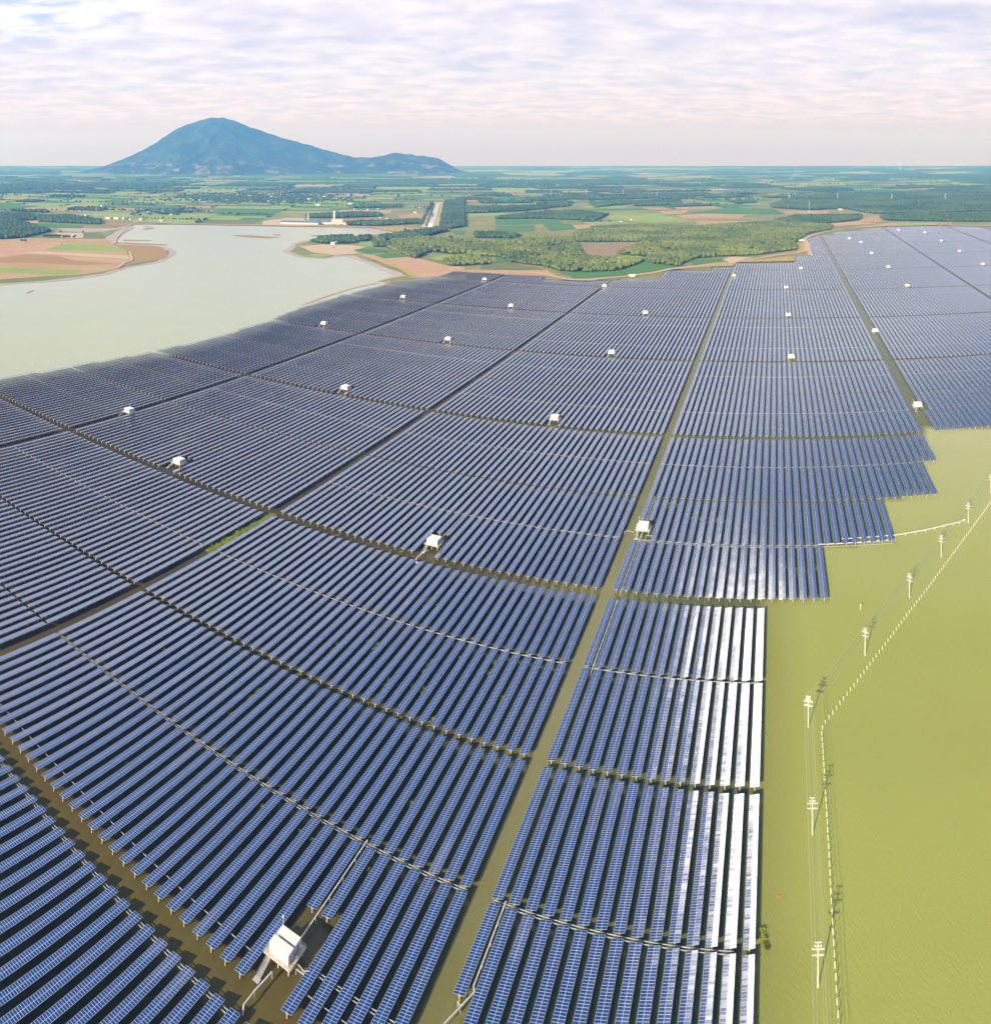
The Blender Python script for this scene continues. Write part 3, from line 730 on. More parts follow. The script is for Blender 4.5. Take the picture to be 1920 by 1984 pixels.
def farmland():
    kinds = ['grn', 'lime', 'olive', 'tan', 'wood', 'pink']
    mb = MB(); far_f, mid_f = [], []; hedge = []
    cs, sn = math.cos(0.12), math.sin(0.12)
    for (lo, hi, mx) in ((2700, 5600, 190), (5600, 10500, 330), (10500, 21500, 700)):
        for c in cells(-hi * 0.95, -hi, hi * 0.95, hi, mx):
            g = 4.0
            q = [(c[0] + g, c[1] + g), (c[2] - g, c[1] + g), (c[2] - g, c[3] - g), (c[0] + g, c[3] - g)]
            q = [(x * cs - y * sn, x * sn + y * cs) for x, y in q]
            mxy = (sum(p[0] for p in q) / 4, sum(p[1] for p in q) / 4); d = math.hypot(*mxy)
            if not (lo <= d < hi) or mxy[1] < 500: continue
            a = math.atan2(*mxy)
            if abs(a) > 0.80 or d > R_OUT - 600: continue
            if not all(inside(LAND, *p) for p in q): continue
            pys = [PX(*p)[1] for p in q]
            if any(inside(pg, *p) for pg in NEAR_POLYS for p in q + [mxy]): continue
            pxm, pym = PX(*mxy)
            if max(pys) > 445 and pxm < 860: continue
            if inside([C8(1480, 400), C8(1690, 400), C8(1720, 140), C8(1580, 140)], pxm, pym): continue
            nv = noise.noise(Vector((mxy[0] / 1900, mxy[1] / 1900, 5.5)))
            green_belt = inside([C1(380, 395), C1(700, 345), C1(1100, 345), C1(1620, 345), C1(1620, 455), C1(600, 455)], pxm, pym)
            pf = 0.30 + 0.5 * nv - (0.22 if green_belt else 0) + (0.12 if pxm < 300 or pxm > 1500 else 0) + (0.08 if d > 8000 else 0)
            if rnd.random() < pf: k = 'wood'
            else: k = rnd.choices(['grn', 'lime', 'olive', 'tan', 'pink'], [3.5, 5, 2, 0.8, 0.4])[0]
            mb.quad([(x, y, 1.2) for x, y in q], kinds.index(k))
            if k == 'wood': (mid_f if d < 7500 else far_f).append(q)
            elif d < 9000 and rnd.random() < 0.6:
                i = rnd.randrange(4); hedge.append((q[i], q[(i + 1) % 4], d))
    tag(mb.build('farmland', [M[k] for k in kinds]), kind='structure')
    # mid-distance woods as crowns, farther ones as low canopy blocks
    P, R, Hh = [], [], []
    for q in mid_f:
        d = math.hypot(*q[0]); sp = max(12.0, d * 0.0042)
        for p in scatter(q, sp): P.append(p); R.append(sp * 0.66); Hh.append(13)
    for a, b, d in hedge:
        L = math.hypot(b[0] - a[0], b[1] - a[1]); sp = max(11, d * 0.0035); n = int(L / sp)
        for i in range(n):
            if rnd.random() < 0.6:
                t = (i + rnd.random()) / max(1, n); P.append((a[0] + (b[0] - a[0]) * t, a[1] + (b[1] - a[1]) * t)); R.append(sp * rnd.uniform(0.3, 0.65)); Hh.append(rnd.uniform(6, 12))
    for (vx, vy), r in VXY:
        for _ in range(int(r * 1.1)):
            P.append((rnd.gauss(vx, r * 0.7), rnd.gauss(vy, r * 0.9))); R.append(rnd.uniform(7, 15)); Hh.append(rnd.uniform(7, 13))
    keep = [i for i, p in enumerate(P) if inside(LAND, *p)]
    P = np.array(P)[keep]; R = np.array(R)[keep]; Hh = np.array(Hh)[keep]; n = len(P)
    V, F, T = crowns(P, R * (0.7 + 0.5 * nrs.rand(n)), Hh * (0.7 + 0.5 * nrs.rand(n)), 0, 0.15 + 0.5 * nrs.rand(n), 0.25, 0.05)
    tag(link('distant_trees', big_mesh('distant_trees', V, F, [M['dleaf']], col=T)), kind='stuff')
    mb2 = MB()
    for q in far_f:
        nx = 5; h = rnd.uniform(9, 15)
        top = [[None] * (nx + 1) for _ in range(nx + 1)]
        for i in range(nx + 1):
            for j in range(nx + 1):
                s, t = i / nx, j / nx
                x = (q[0][0] * (1 - s) + q[1][0] * s) * (1 - t) + (q[3][0] * (1 - s) + q[2][0] * s) * t
                y = (q[0][1] * (1 - s) + q[1][1] * s) * (1 - t) + (q[3][1] * (1 - s) + q[2][1] * s) * t
                mb2.v.append((x + rnd.uniform(-14, 14), y + rnd.uniform(-14, 14), 1.2 + h * rnd.uniform(0.7, 1.1))); top[i][j] = len(mb2.v) - 1
        for i in range(nx):
            for j in range(nx): mb2.f.append((top[i][j], top[i + 1][j], top[i + 1][j + 1], top[i][j + 1])); mb2.m.append(0)
        rim = [top[i][0] for i in range(nx + 1)] + [top[nx][j] for j in range(1, nx + 1)] + [top[i][nx] for i in range(nx - 1, -1, -1)] + [top[0][j] for j in range(nx - 1, 0, -1)]
        k = len(mb2.v)
        for v in rim: x, y, z = mb2.v[v]; mb2.v.append((x, y, 1.0))
        m = len(rim)
        for i in range(m): mb2.f.append((k + i, k + (i + 1) % m, rim[(i + 1) % m], rim[i])); mb2.m.append(0)
    tag(mb2.build('distant_woods', M['wood']), kind='stuff')


farmland()

# ------------------------------------------------------------------ single trees one can tell apart
def leaf_crown(cx, cy, cz, r, h, n, seed):
    g = np.random.RandomState(seed); V, F, T = [], [], []
    lobes = [(g.uniform(-.5, .5) * r, g.uniform(-.5, .5) * r, g.uniform(-.25, .35) * h, g.uniform(.45, .75)) for _ in range(7)]
    for i in range(n):
        lx, ly, lz, ls = lobes[i % 7]
        q = g.normal(size=3); q /= np.linalg.norm(q); q *= g.uniform(.6, 1.0)
        p = np.array([cx + lx + q[0] * r * ls, cy + ly + q[1] * r * ls, cz + lz + q[2] * h * .5 * ls])
        a = g.normal(size=3); a /= np.linalg.norm(a); b = np.cross(a, g.normal(size=3)); b /= np.linalg.norm(b); s = r * g.uniform(.10, .2)
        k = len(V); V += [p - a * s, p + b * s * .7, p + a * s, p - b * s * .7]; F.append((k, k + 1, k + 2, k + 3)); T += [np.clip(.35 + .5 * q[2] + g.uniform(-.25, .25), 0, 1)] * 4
    return np.array(V), np.array(F), np.array(T)


def tree_proto(seed, r=5.0, h=9.0):
    t = thing('tree', 'x', 'tree')
    mb = MB(); mb.bar((0, 0, 0), (0.2, 0.1, h * 0.5), 0.6, n=7, taper=0.6)
    for k in range(4):
        a = k * 1.6 + seed; mb.bar((0.15, 0.08, h * 0.4), (math.cos(a) * r * .55, math.sin(a) * r * .55, h * .72), 0.28, n=5, taper=0.4)
    mb.build('trunk', M['bark'], t)
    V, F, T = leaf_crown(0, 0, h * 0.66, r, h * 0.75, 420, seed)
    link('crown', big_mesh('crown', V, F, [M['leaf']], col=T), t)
    return t


def copy_thing(o, loc, rz=0.0, sc=1.0):
    c = o.copy(); COL.objects.link(c); c.location = loc; c.rotation_euler = (0, 0, rz); c.scale = (sc, sc, sc)
    for ch in o.children:
        d = ch.copy(); COL.objects.link(d); d.parent = c
        for gch in ch.children: e = gch.copy(); COL.objects.link(e); e.parent = d
    return c


protos = [tree_proto(s) for s in (3, 8, 15)]
tree_spots = []
for i, x in enumerate(range(480, 660, 28)): tree_spots.append((C7(x, 340), 1.35, '%s tree from the left in the row beside the pale field on the left shore' % nth(i + 1), 'trees in the row on the left shore'))
for i, x in enumerate((690, 715, 745)): tree_spots.append((C7(x, 345), 1.3, '%s tree from left in the middle clump of the left shore row' % nth(i + 1), 'trees in the row on the left shore'))
tree_spots += [(C7(808, 348), 1.3, 'round dark tree alone at the right end of the left shore row', 'trees in the row on the left shore'),
               (C7(235, 385), 1.1, 'left tree of the dark pair on the open tan field', 'dark tree pair on the tan field'),
               (C7(275, 387), 1.2, 'right tree of the dark pair on the open tan field', 'dark tree pair on the tan field'),
               (C7(668, 420), 0.5, 'small dark tree alone at the edge of the lime green field', None),
               (C7(655, 290), 0.9, 'leafy tree at the upper left corner of the pale sandy field', None),
               (C7(900, 288), 0.9, 'leafy tree at the upper right corner of the pale sandy field', None),
               (C8(1172, 626), 0.9, 'lone dark tree between the two bright green plots', None),
               (C8(760, 540), 2.0, 'broad dark tree on the sandy promontory behind the shed', None),
               (C8(850, 535), 1.7, 'dark tree at the right of the broad one on the promontory', None),
               (C8(490, 518), 1.0, 'small tree at the outermost tip of the promontory', None),
               (C8(945, 518), 1.8, 'big round tree just right of the gap in the promontory trees', None),
               (C8(1350, 418), 1.3, 'tree beside the red earth yard left of the canal gate', None),
               (C8(1770, 500), 1.8, 'tall dark tree rising above the light woodland right of the canal', None),
               (C8(1290, 108), 2.6, 'lone tree on the light green field in front of the mountain', None)]
for i, (p, s, lab, grp) in enumerate(tree_spots):
    o = protos[i] if i < 3 else copy_thing(protos[i % 3], (0, 0, 0))
    x, y = G(*p); o.location = (x, y, 0.8); o.rotation_euler = (0, 0, i * 1.3); o.scale = (s, s, s * 0.95)
    tag(o, lab, 'tree', grp)

# ------------------------------------------------------------------ solar tables
TILT = math.radians(10.0); TW = 4.06; ZC = 2.38
top_px = [(-330, 790), (0, 732), (137, 707), (288, 681), (425, 649), (516, 621), (562, 601), (663, 570), (749, 549), (799, 540), (834, 539), (877, 525), (980, 530.5), (1055, 534.5), (1050, 542), (1142, 545.5), (1150, 543),
          (1197, 543.5), (1201, 540.5), (1277, 541.5), (1294, 524), (1376, 525.5), (1381, 518), (1418, 518), (1428, 511), (1541, 510), (1542, 497.5), (1572, 495.5), (1566, 462), (1586, 456.5), (1615, 455), (1617, 450),
          (1673, 447.5), (1677, 443.5), (1719, 441), (1721, 438.5), (1794, 437), (1832, 438.5), (1845, 438.5), (1920, 440.5), (2150, 446)]
ARRAY = [UV(*G(x, y, ZC)) for x, y in top_px] + [(3.3, 0.2), (0.6, 0.25), (-0.5, 0.25), (-3.2, 0.6)]
MISS = {-1, -40, -79, 38, 39, 78, 117}
STRIPS = [(0.0, 0.2265), (0.2305, 0.4555), (0.4655, 0.694), (0.698, 0.922)]
CAB = [(-8.5, 0, 0.003), (-20.5, 1, 0), (0.5, 1, 0.225), (-58.5, 1, 0), (-79, 1, 0.25), (-58.5, 2, 0), (-91.5, 3, 0), (-91.5, 4, 0), (-57.5, 3, 0), (-19.5, 2, 0), (-19.5, 3, 0), (-57.5, 4, 0), (-19.5, 4, 0), (18.5, 3, 0),
       (18.5, 4, 0), (18.5, 5, 0), (0.5, 5, 0.54), (39, 3, 0.545), (39.0, 2, 0.245), (57.5, 5, 0), (57.5, 6, 0), (56.5, 7, 0), (56.5, 8, 0), (24.5, 6, -0.01), (-39.7, 5, -0.03), (-81.5, 5, -0.05), (96.5, 8, 0), (95.5, 7, 0), (94.5, 6, 0),
       (96.5, 9, 0), (84.5, 9, 0.37), (52.5, 8, 0.41), (-0.3, 0, 0.0)]
NOTCH = {}
for ci, ck, cv in CAB:
    for i in ([math.floor(ci), math.ceil(ci)] if ci != -0.3 else [0]):
        NOTCH.setdefault(i, []).append((V0 + BP * ck + cv - 0.004, V0 + BP * ck + cv + 0.110))
NOTCH.setdefault(40, []).append((V0 + BP * 2 + 0.21, V0 + BP * 2 + 0.30))


def right_limit(k, s):
    return 14 if k <= 0 else (20, 28, 35, 37)[s] if k == 1 else 400


tables = []                                    # (i, k, s, u, va, vb)
for i in range(-130, 135):
    if i in MISS: continue
    u = U0 + PIT * i
    for k in range(-1, 10):
        for s, (sa, sb) in enumerate(STRIPS):
            if i > right_limit(k, s): continue
            va, vb = V0 + BP * k + sa, V0 + BP * k + sb
            if k == -1 and s < 3: continue
            for na_, nb_ in NOTCH.get(i, ()):
                if nb_ > va and na_ < vb:
                    if na_ <= va + 0.01: va = max(va, nb_)
                    elif vb - nb_ < na_ - va: vb = na_
                    else: va = nb_
            if vb - va < 0.03: continue
            n = 14; ok = [inside(ARRAY, u, va + (vb - va) * (q + 0.5) / n) for q in range(n)]
            if not any(ok): continue
            q0 = ok.index(True); q1 = n - 1 - ok[::-1].index(True)
            L = vb - va; va2 = va + L * q0 / n; vb2 = va + L * (q1 + 1) / n
            if vb2 - va2 < 0.03: continue
            x, y = XY(u, (va2 + vb2) / 2); a = math.atan2(x, y)
            if abs(a) > 0.74 or math.hypot(x, y) / H < 0.62: continue
            tables.append((i, k, s, u, va2, vb2))


def area(t):
    i, k, s, u, va, vb = t
    pts = []
    for du, v in ((-1, va), (1, va), (1, vb), (-1, vb)):
        x, y = XY(u + du * TW / 2 / H, v); p = PX(x, y, ZC); pts.append((min(1920, max(0, p[0])), min(1984, max(0, p[1]))))
    return abs(sum(pts[q][0] * pts[q - 1][1] - pts[q - 1][0] * pts[q][1] for q in range(4))) / 2


tables.sort(key=area, reverse=True)
near_t, far_t = tables[:300], tables[300:]
PS = math.sin(TILT); PC = math.cos(TILT)
mesh_cache = {}


def table_meshes(n):
    if n in mesh_cache: return mesh_cache[n]
    L = n * 1.0; hw = TW / 2; mb = MB()
    T = [(-hw, -L / 2), (hw, -L / 2), (hw, L / 2), (-hw, L / 2)]
    mb.quad([(x, y, 0.03) for x, y in T], 0, [(0, 0), (2, 0), (2, n), (0, n)])
    mb.quad([(x, y, -0.03) for x, y in T[::-1]], 2)
    for q in range(4):
        (xa, ya), (xb, yb) = T[q], T[(q + 1) % 4]
        mb.quad([(xa, ya, -0.03), (xb, yb, -0.03), (xb, yb, 0.03), (xa, ya, 0.03)], 1)
    mb.v = [(x * PC - z * PS, y, z * PC + x * PS) for x, y, z in mb.v]
    pm = mb.mesh('panel_array', [M['panel'], M['alu'], M['back']])
    fr = MB(); ys = [-L / 2 + 0.45 + (L - 0.9) * q / max(1, round(L / 6.8)) for q in range(max(1, round(L / 6.8)) + 1)]
    for y in ys:
        fr.bar((-1.75 * PC, y, -1.75 * PS - 0.19), (1.75 * PC, y, 1.75 * PS - 0.19), 0.10, 0.13)
        for sx in (-1, 1): fr.bar((0, y, -1.05), (sx * 1.1 * PC, y, sx * 1.1 * PS - 0.25), 0.08)
    for x in (-1.35, -0.45, 0.45, 1.35): fr.bar((x * PC, -L / 2 + 0.05, x * PS - 0.08), (x * PC, L / 2 - 0.05, x * PS - 0.08), 0.07, 0.08)
    fm = fr.mesh('support_frame', [M['alu']])
    mesh_cache[n] = (pm, fm, ys); return mesh_cache[n]


pb = MB(); pb.bar((0, 0, -0.6), (0, 0, ZC - 0.30), 0.34, n=8); post_me = pb.mesh('post', [M['conc']])


def table_label(i, k, s):
    st = 'in the bottom corner block' if k < 0 else 'in the lowest strip' if (k == 0 and s == 0) else '%s strip up' % nth(4 * k + s + 1)
    if i >= 40: row = '%s row right of the upper channel' % nth(i - 39)
    elif i >= 0: row = '%s row right of the olive channel' % nth(i + 1)
    elif i > -40: row = '%s row left of the olive channel' % nth(-1 - i)
    elif i > -79: row = '%s row left of the dark aisle' % nth(-40 - i)
    else: row = '%s row left of the far left aisle' % nth(-79 - i)
    return 'solar table, %s, %s' % (row, st)


for t in near_t:
    i, k, s, u, va, vb = t
    n = max(4, int((vb - va) * H)); x, y = XY(u, (va + vb) / 2)
    pm, fm, ys = table_meshes(n)
    o = thing('solar_table', table_label(i, k, s), 'solar table', (x, y, 0), -TH, 'blue solar tables in rows')
    a = link('panel_array', pm, o, (0, 0, ZC + rnd.uniform(-.04, .04))); a.rotation_euler = (rnd.gauss(0, .0012), rnd.gauss(0, .008), 0)
    link('support_frame', fm, o, (0, 0, ZC))
    for yy in ys: link('post', post_me, o, (0, yy, 0))


def far_tables():
    V, F, MI, UVS = [], [], [], []
    for (i, k, s, u, va, vb) in far_t:
        L = (vb - va) * H; n = int(L); x0, y0 = XY(u, (va + vb) / 2)
        tl = TILT - rnd.gauss(0, .011); c, sn = math.cos(tl), math.sin(tl); hw = TW / 2; zc = ZC + rnd.uniform(-.05, .05)
        def W_(x, y, z): return (x0 + NV[0] * x + RV[0] * y, y0 + NV[1] * x + RV[1] * y, z)
        b = len(V)
        for z in (0.03, -0.03):
            for x, y in ((-hw, -L / 2), (hw, -L / 2), (hw, L / 2), (-hw, L / 2)): V.append(W_(x * c, y, zc + x * sn + z))
        uo, vo = 2 * rnd.randrange(500), rnd.randrange(500)
        for q, mi, uvq in (((0, 1, 2, 3), 0, ((0, 0), (2, 0), (2, n), (0, n))), ((7, 6, 5, 4), 2, ((0, 0),) * 4), ((4, 5, 1, 0), 1, ((0, 0),) * 4), ((5, 6, 2, 1), 1, ((0, 0),) * 4), ((6, 7, 3, 2), 1, ((0, 0),) * 4), ((7, 4, 0, 3), 1, ((0, 0),) * 4)):
            F.append([b + w_ for w_ in q]); MI.append(mi); UVS += [(uu + uo, vv + vo) for uu, vv in uvq]
        npst = max(1, round(L / 6.8)); d = math.hypot(x0, y0)
        for q in range(npst + 1):
            yy = -L / 2 + 0.45 + (L - 0.9) * q / npst
            b = len(V); r = 0.16
            for z in (-0.4, zc - 0.2):
                for x, y in ((-r, -r), (r, -r), (r, r), (-r, r)): V.append(W_(x, yy + y, z))
            for q4 in ((0, 1, 5, 4), (1, 2, 6, 5), (2, 3, 7, 6), (3, 0, 4, 7)): F.append([b + w_ for w_ in q4]); MI.append(3); UVS += [(0, 0)] * 4
            if q in (0, npst):                       # the cross beam seen at each end
                b = len(V)
                for x in (-1.75, 1.75):
                    for y, z in ((-.06, -.30), (.06, -.30), (.06, -.12), (-.06, -.12)): V.append(W_(x * c, yy + y, zc + x * sn + z))
                for q4 in ((0, 4, 5, 1), (1, 5, 6, 2), (2, 6, 7, 3), (3, 7, 4, 0)): F.append([b + w_ for w_ in q4]); MI.append(1); UVS += [(0, 0)] * 4
    me = big_mesh('solar_field', np.array(V), np.array(F), [M['panel'], M['alu'], M['back'], M['conc']], mi=MI, uv=np.array(UVS), smooth=False)
    tag(link('solar_field', me), 'the many farther rows of blue solar tables filling the field', None, None, 'stuff')


far_tables()

# ------------------------------------------------------------------ inverter cabins on stilts
def make_cabin():
    t = thing('inverter_cabin', 'x', 'cabin')
    p = MB(); p.box((0, 0, 2.75), (10.6, 9.6, 0.28)); p.box((0, 0, 2.5), (10.2, 0.3, 0.22)); p.box((-3.6, 0, 2.5), (0.3, 9.2, 0.2)); p.box((3.6, 0, 2.5), (0.3, 9.2, 0.2))
    p.build('platform', M['conc'], t)
    for x in (-4.2, 0, 4.2):
        for y in (-3.8, 3.8): q = MB(); q.bar((x, y, -0.6), (x, y, 2.4), 0.42, n=8); q.build('post', M['conc'], t)
    r = MB()
    for z in (3.4, 3.95):
        for a, b in (((-5.2, -4.7), (-4.1, -4.7)), ((-1.9, -4.7), (5.2, -4.7)), ((5.2, -4.7), (5.2, 4.7)), ((5.2, 4.7), (-5.2, 4.7)), ((-5.2, 4.7), (-5.2, -4.7))): r.bar((*a, z), (*b, z), 0.06)
    for x in (-5.2, -4.1, -1.9, 0.4, 2.8, 5.2): r.bar((x, -4.7, 2.89), (x, -4.7, 3.98), 0.06)
    for x in (-5.2, -2.6, 0, 2.6, 5.2): r.bar((x, 4.7, 2.89), (x, 4.7, 3.98), 0.06)
    for y in (-2.3, 0, 2.3):
        for x in (-5.2, 5.2): r.bar((x, y, 2.89), (x, y, 3.98), 0.06)
    r.build('railing', M['alu'], t)
    for yc, L, hh in ((-2.15, 7.6, 3.5), (2.1, 7.2, 3.3)):
        b = MB(); b.box((0.1, yc, 2.9 + hh / 2), (L, 2.9, hh)); 
        for q in range(9): b.box((0.1 - L / 2 + 0.4 + q * (L - 0.8) / 8, yc - 1.47, 2.9 + hh / 2), (0.10, 0.06, hh - 0.3))
        body = b.build('cabinet', M['white'], t)
        rf = MB(); rf.box((0.1, yc, 2.9 + hh + 0.07), (L + 0.25, 3.15, 0.14)); rf.build('roof', M['white'], body)
        d = MB(); d.box((0.1 + L / 2 + 0.03, yc, 2.9 + 1.25), (0.06, 1.7, 2.3)); d.build('door', M['grey'], body)
        for xv in (-1.9, 1.6): v = MB(); v.box((xv, yc - 1.53, 2.9 + hh - 0.9), (1.6, 0.05, 0.8)); v.build('vent', M['tin'], body)
    s = MB(); s.box((3.98, -1.35, 5.4), (0.05, 0.5, 0.5)); s.build('warning_sign', M['red'], t)
    m = MB(); m.bar((-3.9, 4.2, 2.89), (-3.9, 4.2, 8.9), 0.12, n=6); m.bar((-4.3, 4.2, 8.2), (-3.5, 4.2, 8.2), 0.10); m.box((-3.9, 4.2, 8.7), (0.3, 0.3, 0.5)); m.build('antenna_mast', M['white'], t)
    st = MB()
    for x in (-3.7, -2.3): st.bar((x, -4.8, 2.75), (x, -10.4, 0.45), 0.10, 0.28); st.bar((x, -4.8, 3.85), (x, -10.4, 1.5), 0.06)
    for q in range(14): f = (q + 0.5) / 14; st.box((-3.0, -4.8 - 5.6 * f, 2.75 - 2.3 * f), (1.4, 0.34, 0.05))
    for f in (0.3, 0.65, 1.0):
        for x in (-3.7, -2.3): st.bar((x, -4.8 - 5.6 * f, 2.75 - 2.3 * f), (x, -4.8 - 5.6 * f, 3.85 - 2.35 * f), 0.06)
    st.box((-3.0, -11.2, 0.42), (2.2, 1.7, 0.2)); 
    for x in (-3.8, -2.2): st.bar((x, -11.2, -0.6), (x, -11.2, 0.35), 0.25)
    st.build('stairs', M['alu'], t)
    k = MB(); k.box((4.6, 0.2, 3.5), (0.7, 1.4, 1.2)); k.build('switch_box', M['grey'], t)
    return t


cab0 = make_cabin()
first = True
CAB_XY = []
for n_, (ci, ck, cv) in enumerate(CAB):
    if ci == -0.3: continue
    u = U0 + PIT * ci; v = V0 + BP * ck + cv + (0.057 if abs(ci % 1 - 0.5) < 0.1 else 0.02)
    if (ci, ck) == (-79, 1): v = 1.895
    if ck == 0: u, v = -0.5405, 0.7315
    x, y = XY(u, v)
    o = cab0 if first else copy_thing(cab0, (x, y, 0), -TH)
    first = False
    o.location = (x, y, 0); o.rotation_euler = (0, 0, -TH); CAB_XY.append((x, y, o, ci, ck))
by = sorted(CAB_XY, key=lambda q: math.hypot(q[0], q[1]))
side = {}
for x, y, o, ci, ck in by:
    reg = ('between the dark aisle and the olive channel' if -40 < ci < -1 else 'left of the dark aisle' if -79 < ci <= -40 else 'left of the far left aisle' if ci <= -79 else 'right of the olive channel' if ci < 38 else 'right of the upper channel')
    side[reg] = side.get(reg, 0) + 1
    tag(o, 'white cabin on stilts, %s nearest %s' % (nth(side[reg]), reg), 'cabin', 'white inverter cabins on stilts')

# ------------------------------------------------------------------ cable trays
_b = MB(); _b.bar((0, 0, -.3), (0, 0, 1), 0.24, n=6); tpost = _b.mesh('post', [M['conc']])


def tray(pts, label, wd=0.42, ht=0.22, post_every=7.0, m='alu', group='pale cable trays', twin=False, top_posts=True):
    t = thing('cable_tray', label, 'cable tray', (pts[0][0], pts[0][1], 0), 0, group)
    ox, oy = pts[0][0], pts[0][1]; P = [Vector((x - ox, y - oy, z)) for x, y, z in pts]
    mb = MB()
    for a, b in zip(P, P[1:]):
        if twin:
            d = (b - a).normalized(); sd_ = Vector((-d.y, d.x, 0)) * 0.55
            for q in (-1, 1): m2 = MB(); m2.bar(a + sd_ * q, b + sd_ * q, 0.22, 0.16); m2.build('pipe', M[m], t)
        else: mb.bar(a, b, wd, ht)
        L = (b - a).length; n = max(1, int(L / post_every))
        if top_posts:
            for q in range(n + 1):
                p = a + (b - a) * (q / n); o = link('post', tpost, t, (p.x, p.y, 0)); o.scale = (1, 1, p.z - 0.12)
    if not twin: mb.build('tray', M[m], t)
    return t


def T_(cf, x, y, z): gx, gy = G(*cf(x, y), z); return (gx, gy, z)
def R1(x, y): return (460 + x / 6.775, 1740 + y / 6.775)
def R2(x, y): return (720 + x / 6.775, 1720 + y / 6.775)
def R6(x, y): return (1180 + x / 6.775, 960 + y / 6.775)
def R7(x, y): return (760 + x / 7.904, 1000 + y / 7.904)
def R3(x, y): return (1640 + x / 6.532, 900 + y / 6.532)


um = -0.5342
tray([T_(R1, 455, 965, 2.4), T_(R1, 225, 1215, 2.4), T_(R1, 80, 1400, 2.4), (*T_(R1, 72, 1540, 0.2)[:2], 0.4)], 'cable tray bending down in front of the cabin nearest the camera')
tray([(*XY(um, 0.755), 2.5), (*XY(um, 0.912), 2.5)], 'cable tray running up from behind the cabin nearest the camera', post_every=8)
tray([T_(R1, 800, 870, 2.4), T_(R1, 870, 965, 2.2), T_(R1, 1000, 955, 2.1)], 'short cable tray at the right side of the cabin nearest the camera', wd=0.3)
tray([T_(R1, 770, 930, 1.9), T_(R1, 930, 1050, 1.9)], 'short lower cable tray right below the cabin nearest the camera', wd=0.3)
tray([T_(R2, 950, 1789, 2.3), T_(R2, 1350, 1365, 2.3), (*XY(-0.3333, 0.805), 2.3), (*XY(-0.3333, 0.912), 2.3)], 'long cable tray beside the first row right of the olive channel, lowest strip')
tray([T_(R2, 1130, 1490, 2.0), T_(R2, 1165, 1560, 2.2)], 'short angled cable tray stub beside the olive channel at the bottom', wd=0.3)
uc = U0 + PIT * 0.5
tray([(*XY(uc, 1.36), 2.4), (*XY(uc, 1.595), 2.4)], 'cable tray between the first two rows right of the channel, fourth strip up', wd=0.35)
tray([(*XY(uc, 1.625), 2.4), (*XY(uc, 1.85), 2.4), (*XY(uc, 1.885), 2.6)], 'cable tray running up to the cabin pair beside the olive channel', wd=0.35)
tray([(*XY(uc, 1.93), 2.6), (*XY(uc, 2.10), 2.5)], 'cable tray running up behind the cabin beside the olive channel', wd=0.35)
tray([T_(R6, 330, 480, 2.4), T_(R6, 225, 460, 2.4), T_(R6, 200, 490, 2.0)], 'bent cable tray reaching left from the channel cabin over the water', wd=0.4)
tray([T_(R6, 480, 525, 2.3), T_(R6, 570, 530, 2.3)], 'short cable tray reaching right from the channel cabin to the rows', wd=0.3)
tray([T_(R7, 545, 515, 2.6), T_(R7, 440, 575, 2.5), T_(R7, 365, 650, 2.5), T_(R7, 370, 690, 1.8), T_(R7, 400, 735, 1.9), (*XY(-0.8185, 1.60), 2.0), (*XY(-0.8185, 1.38), 2.0)], 'long white cable tray from the second cabin down between the rows', m='white')
tray([(*XY(-0.796, 1.70), 2.6), (*XY(-0.796, 1.85), 2.5)], 'cable tray running up behind the second cabin')


def colname(ia, ib):
    return 'right of the olive channel' if ia == 0 else 'left of the olive channel' if ib == -2 else 'left of the dark aisle' if ib == -41 else 'right of the upper channel'


for (ia, ib, k, sv, twin, wd) in ([(a, b, 0, 0.2285, True, 0) for a, b in ((0, 13), (-39, -2))] + [(-39, -9, -1, 0.915, True, 0), (-7, -2, 0, 0.055, True, 0), (-39, -10, 0, 0.030, False, 0.14), (-7, -2, 0, 0.030, False, 0.14)] +
                                  [(a, b, k, 0.696, False, 0.38) for k in (0, 1, 2, 3) for a, b in ((0, (14, 34, 37, 37)[k]), (-39, -2), (-78, -41))] + [(a, b, k, 0.2285, False, 0.35) for k in (1, 2, 3) for a, b in ((0, (20, 37, 37)[k - 1]), (-39, -2))] +
                                  [(0, 28, 1, 0.175 + 0.046, False, 0.3), (40, 77, 2, 0.696, False, .5), (40, 77, 3, 0.2285, False, .4)]):
    v = V0 + BP * k + sv; n0 = (ib - ia) * PIT * H
    t = tray([(*XY(U0 + PIT * (ia - 0.2), v), 1.85), (*XY(U0 + PIT * (ib + 0.2), v), 1.85)],
             '%s cable run crossing %s, %s' % ('twin' if twin else 'thin' if wd < .2 else 'broad', colname(ia, ib), 'at the corner block top' if k < 0 else 'near the cabin' if (ia, twin) == (-7, False) else 'beside the near cabin' if ia == -7 else 'inside the lowest strip' if 4 * k + round(sv * 4.2) == 0 else 'top of %s strip' % nth(4 * k + round(sv * 4.2))),
             wd=wd or 0.3, twin=twin, post_every=PIT * H, m='alu', top_posts=False)
    t.name = 'cable_run'
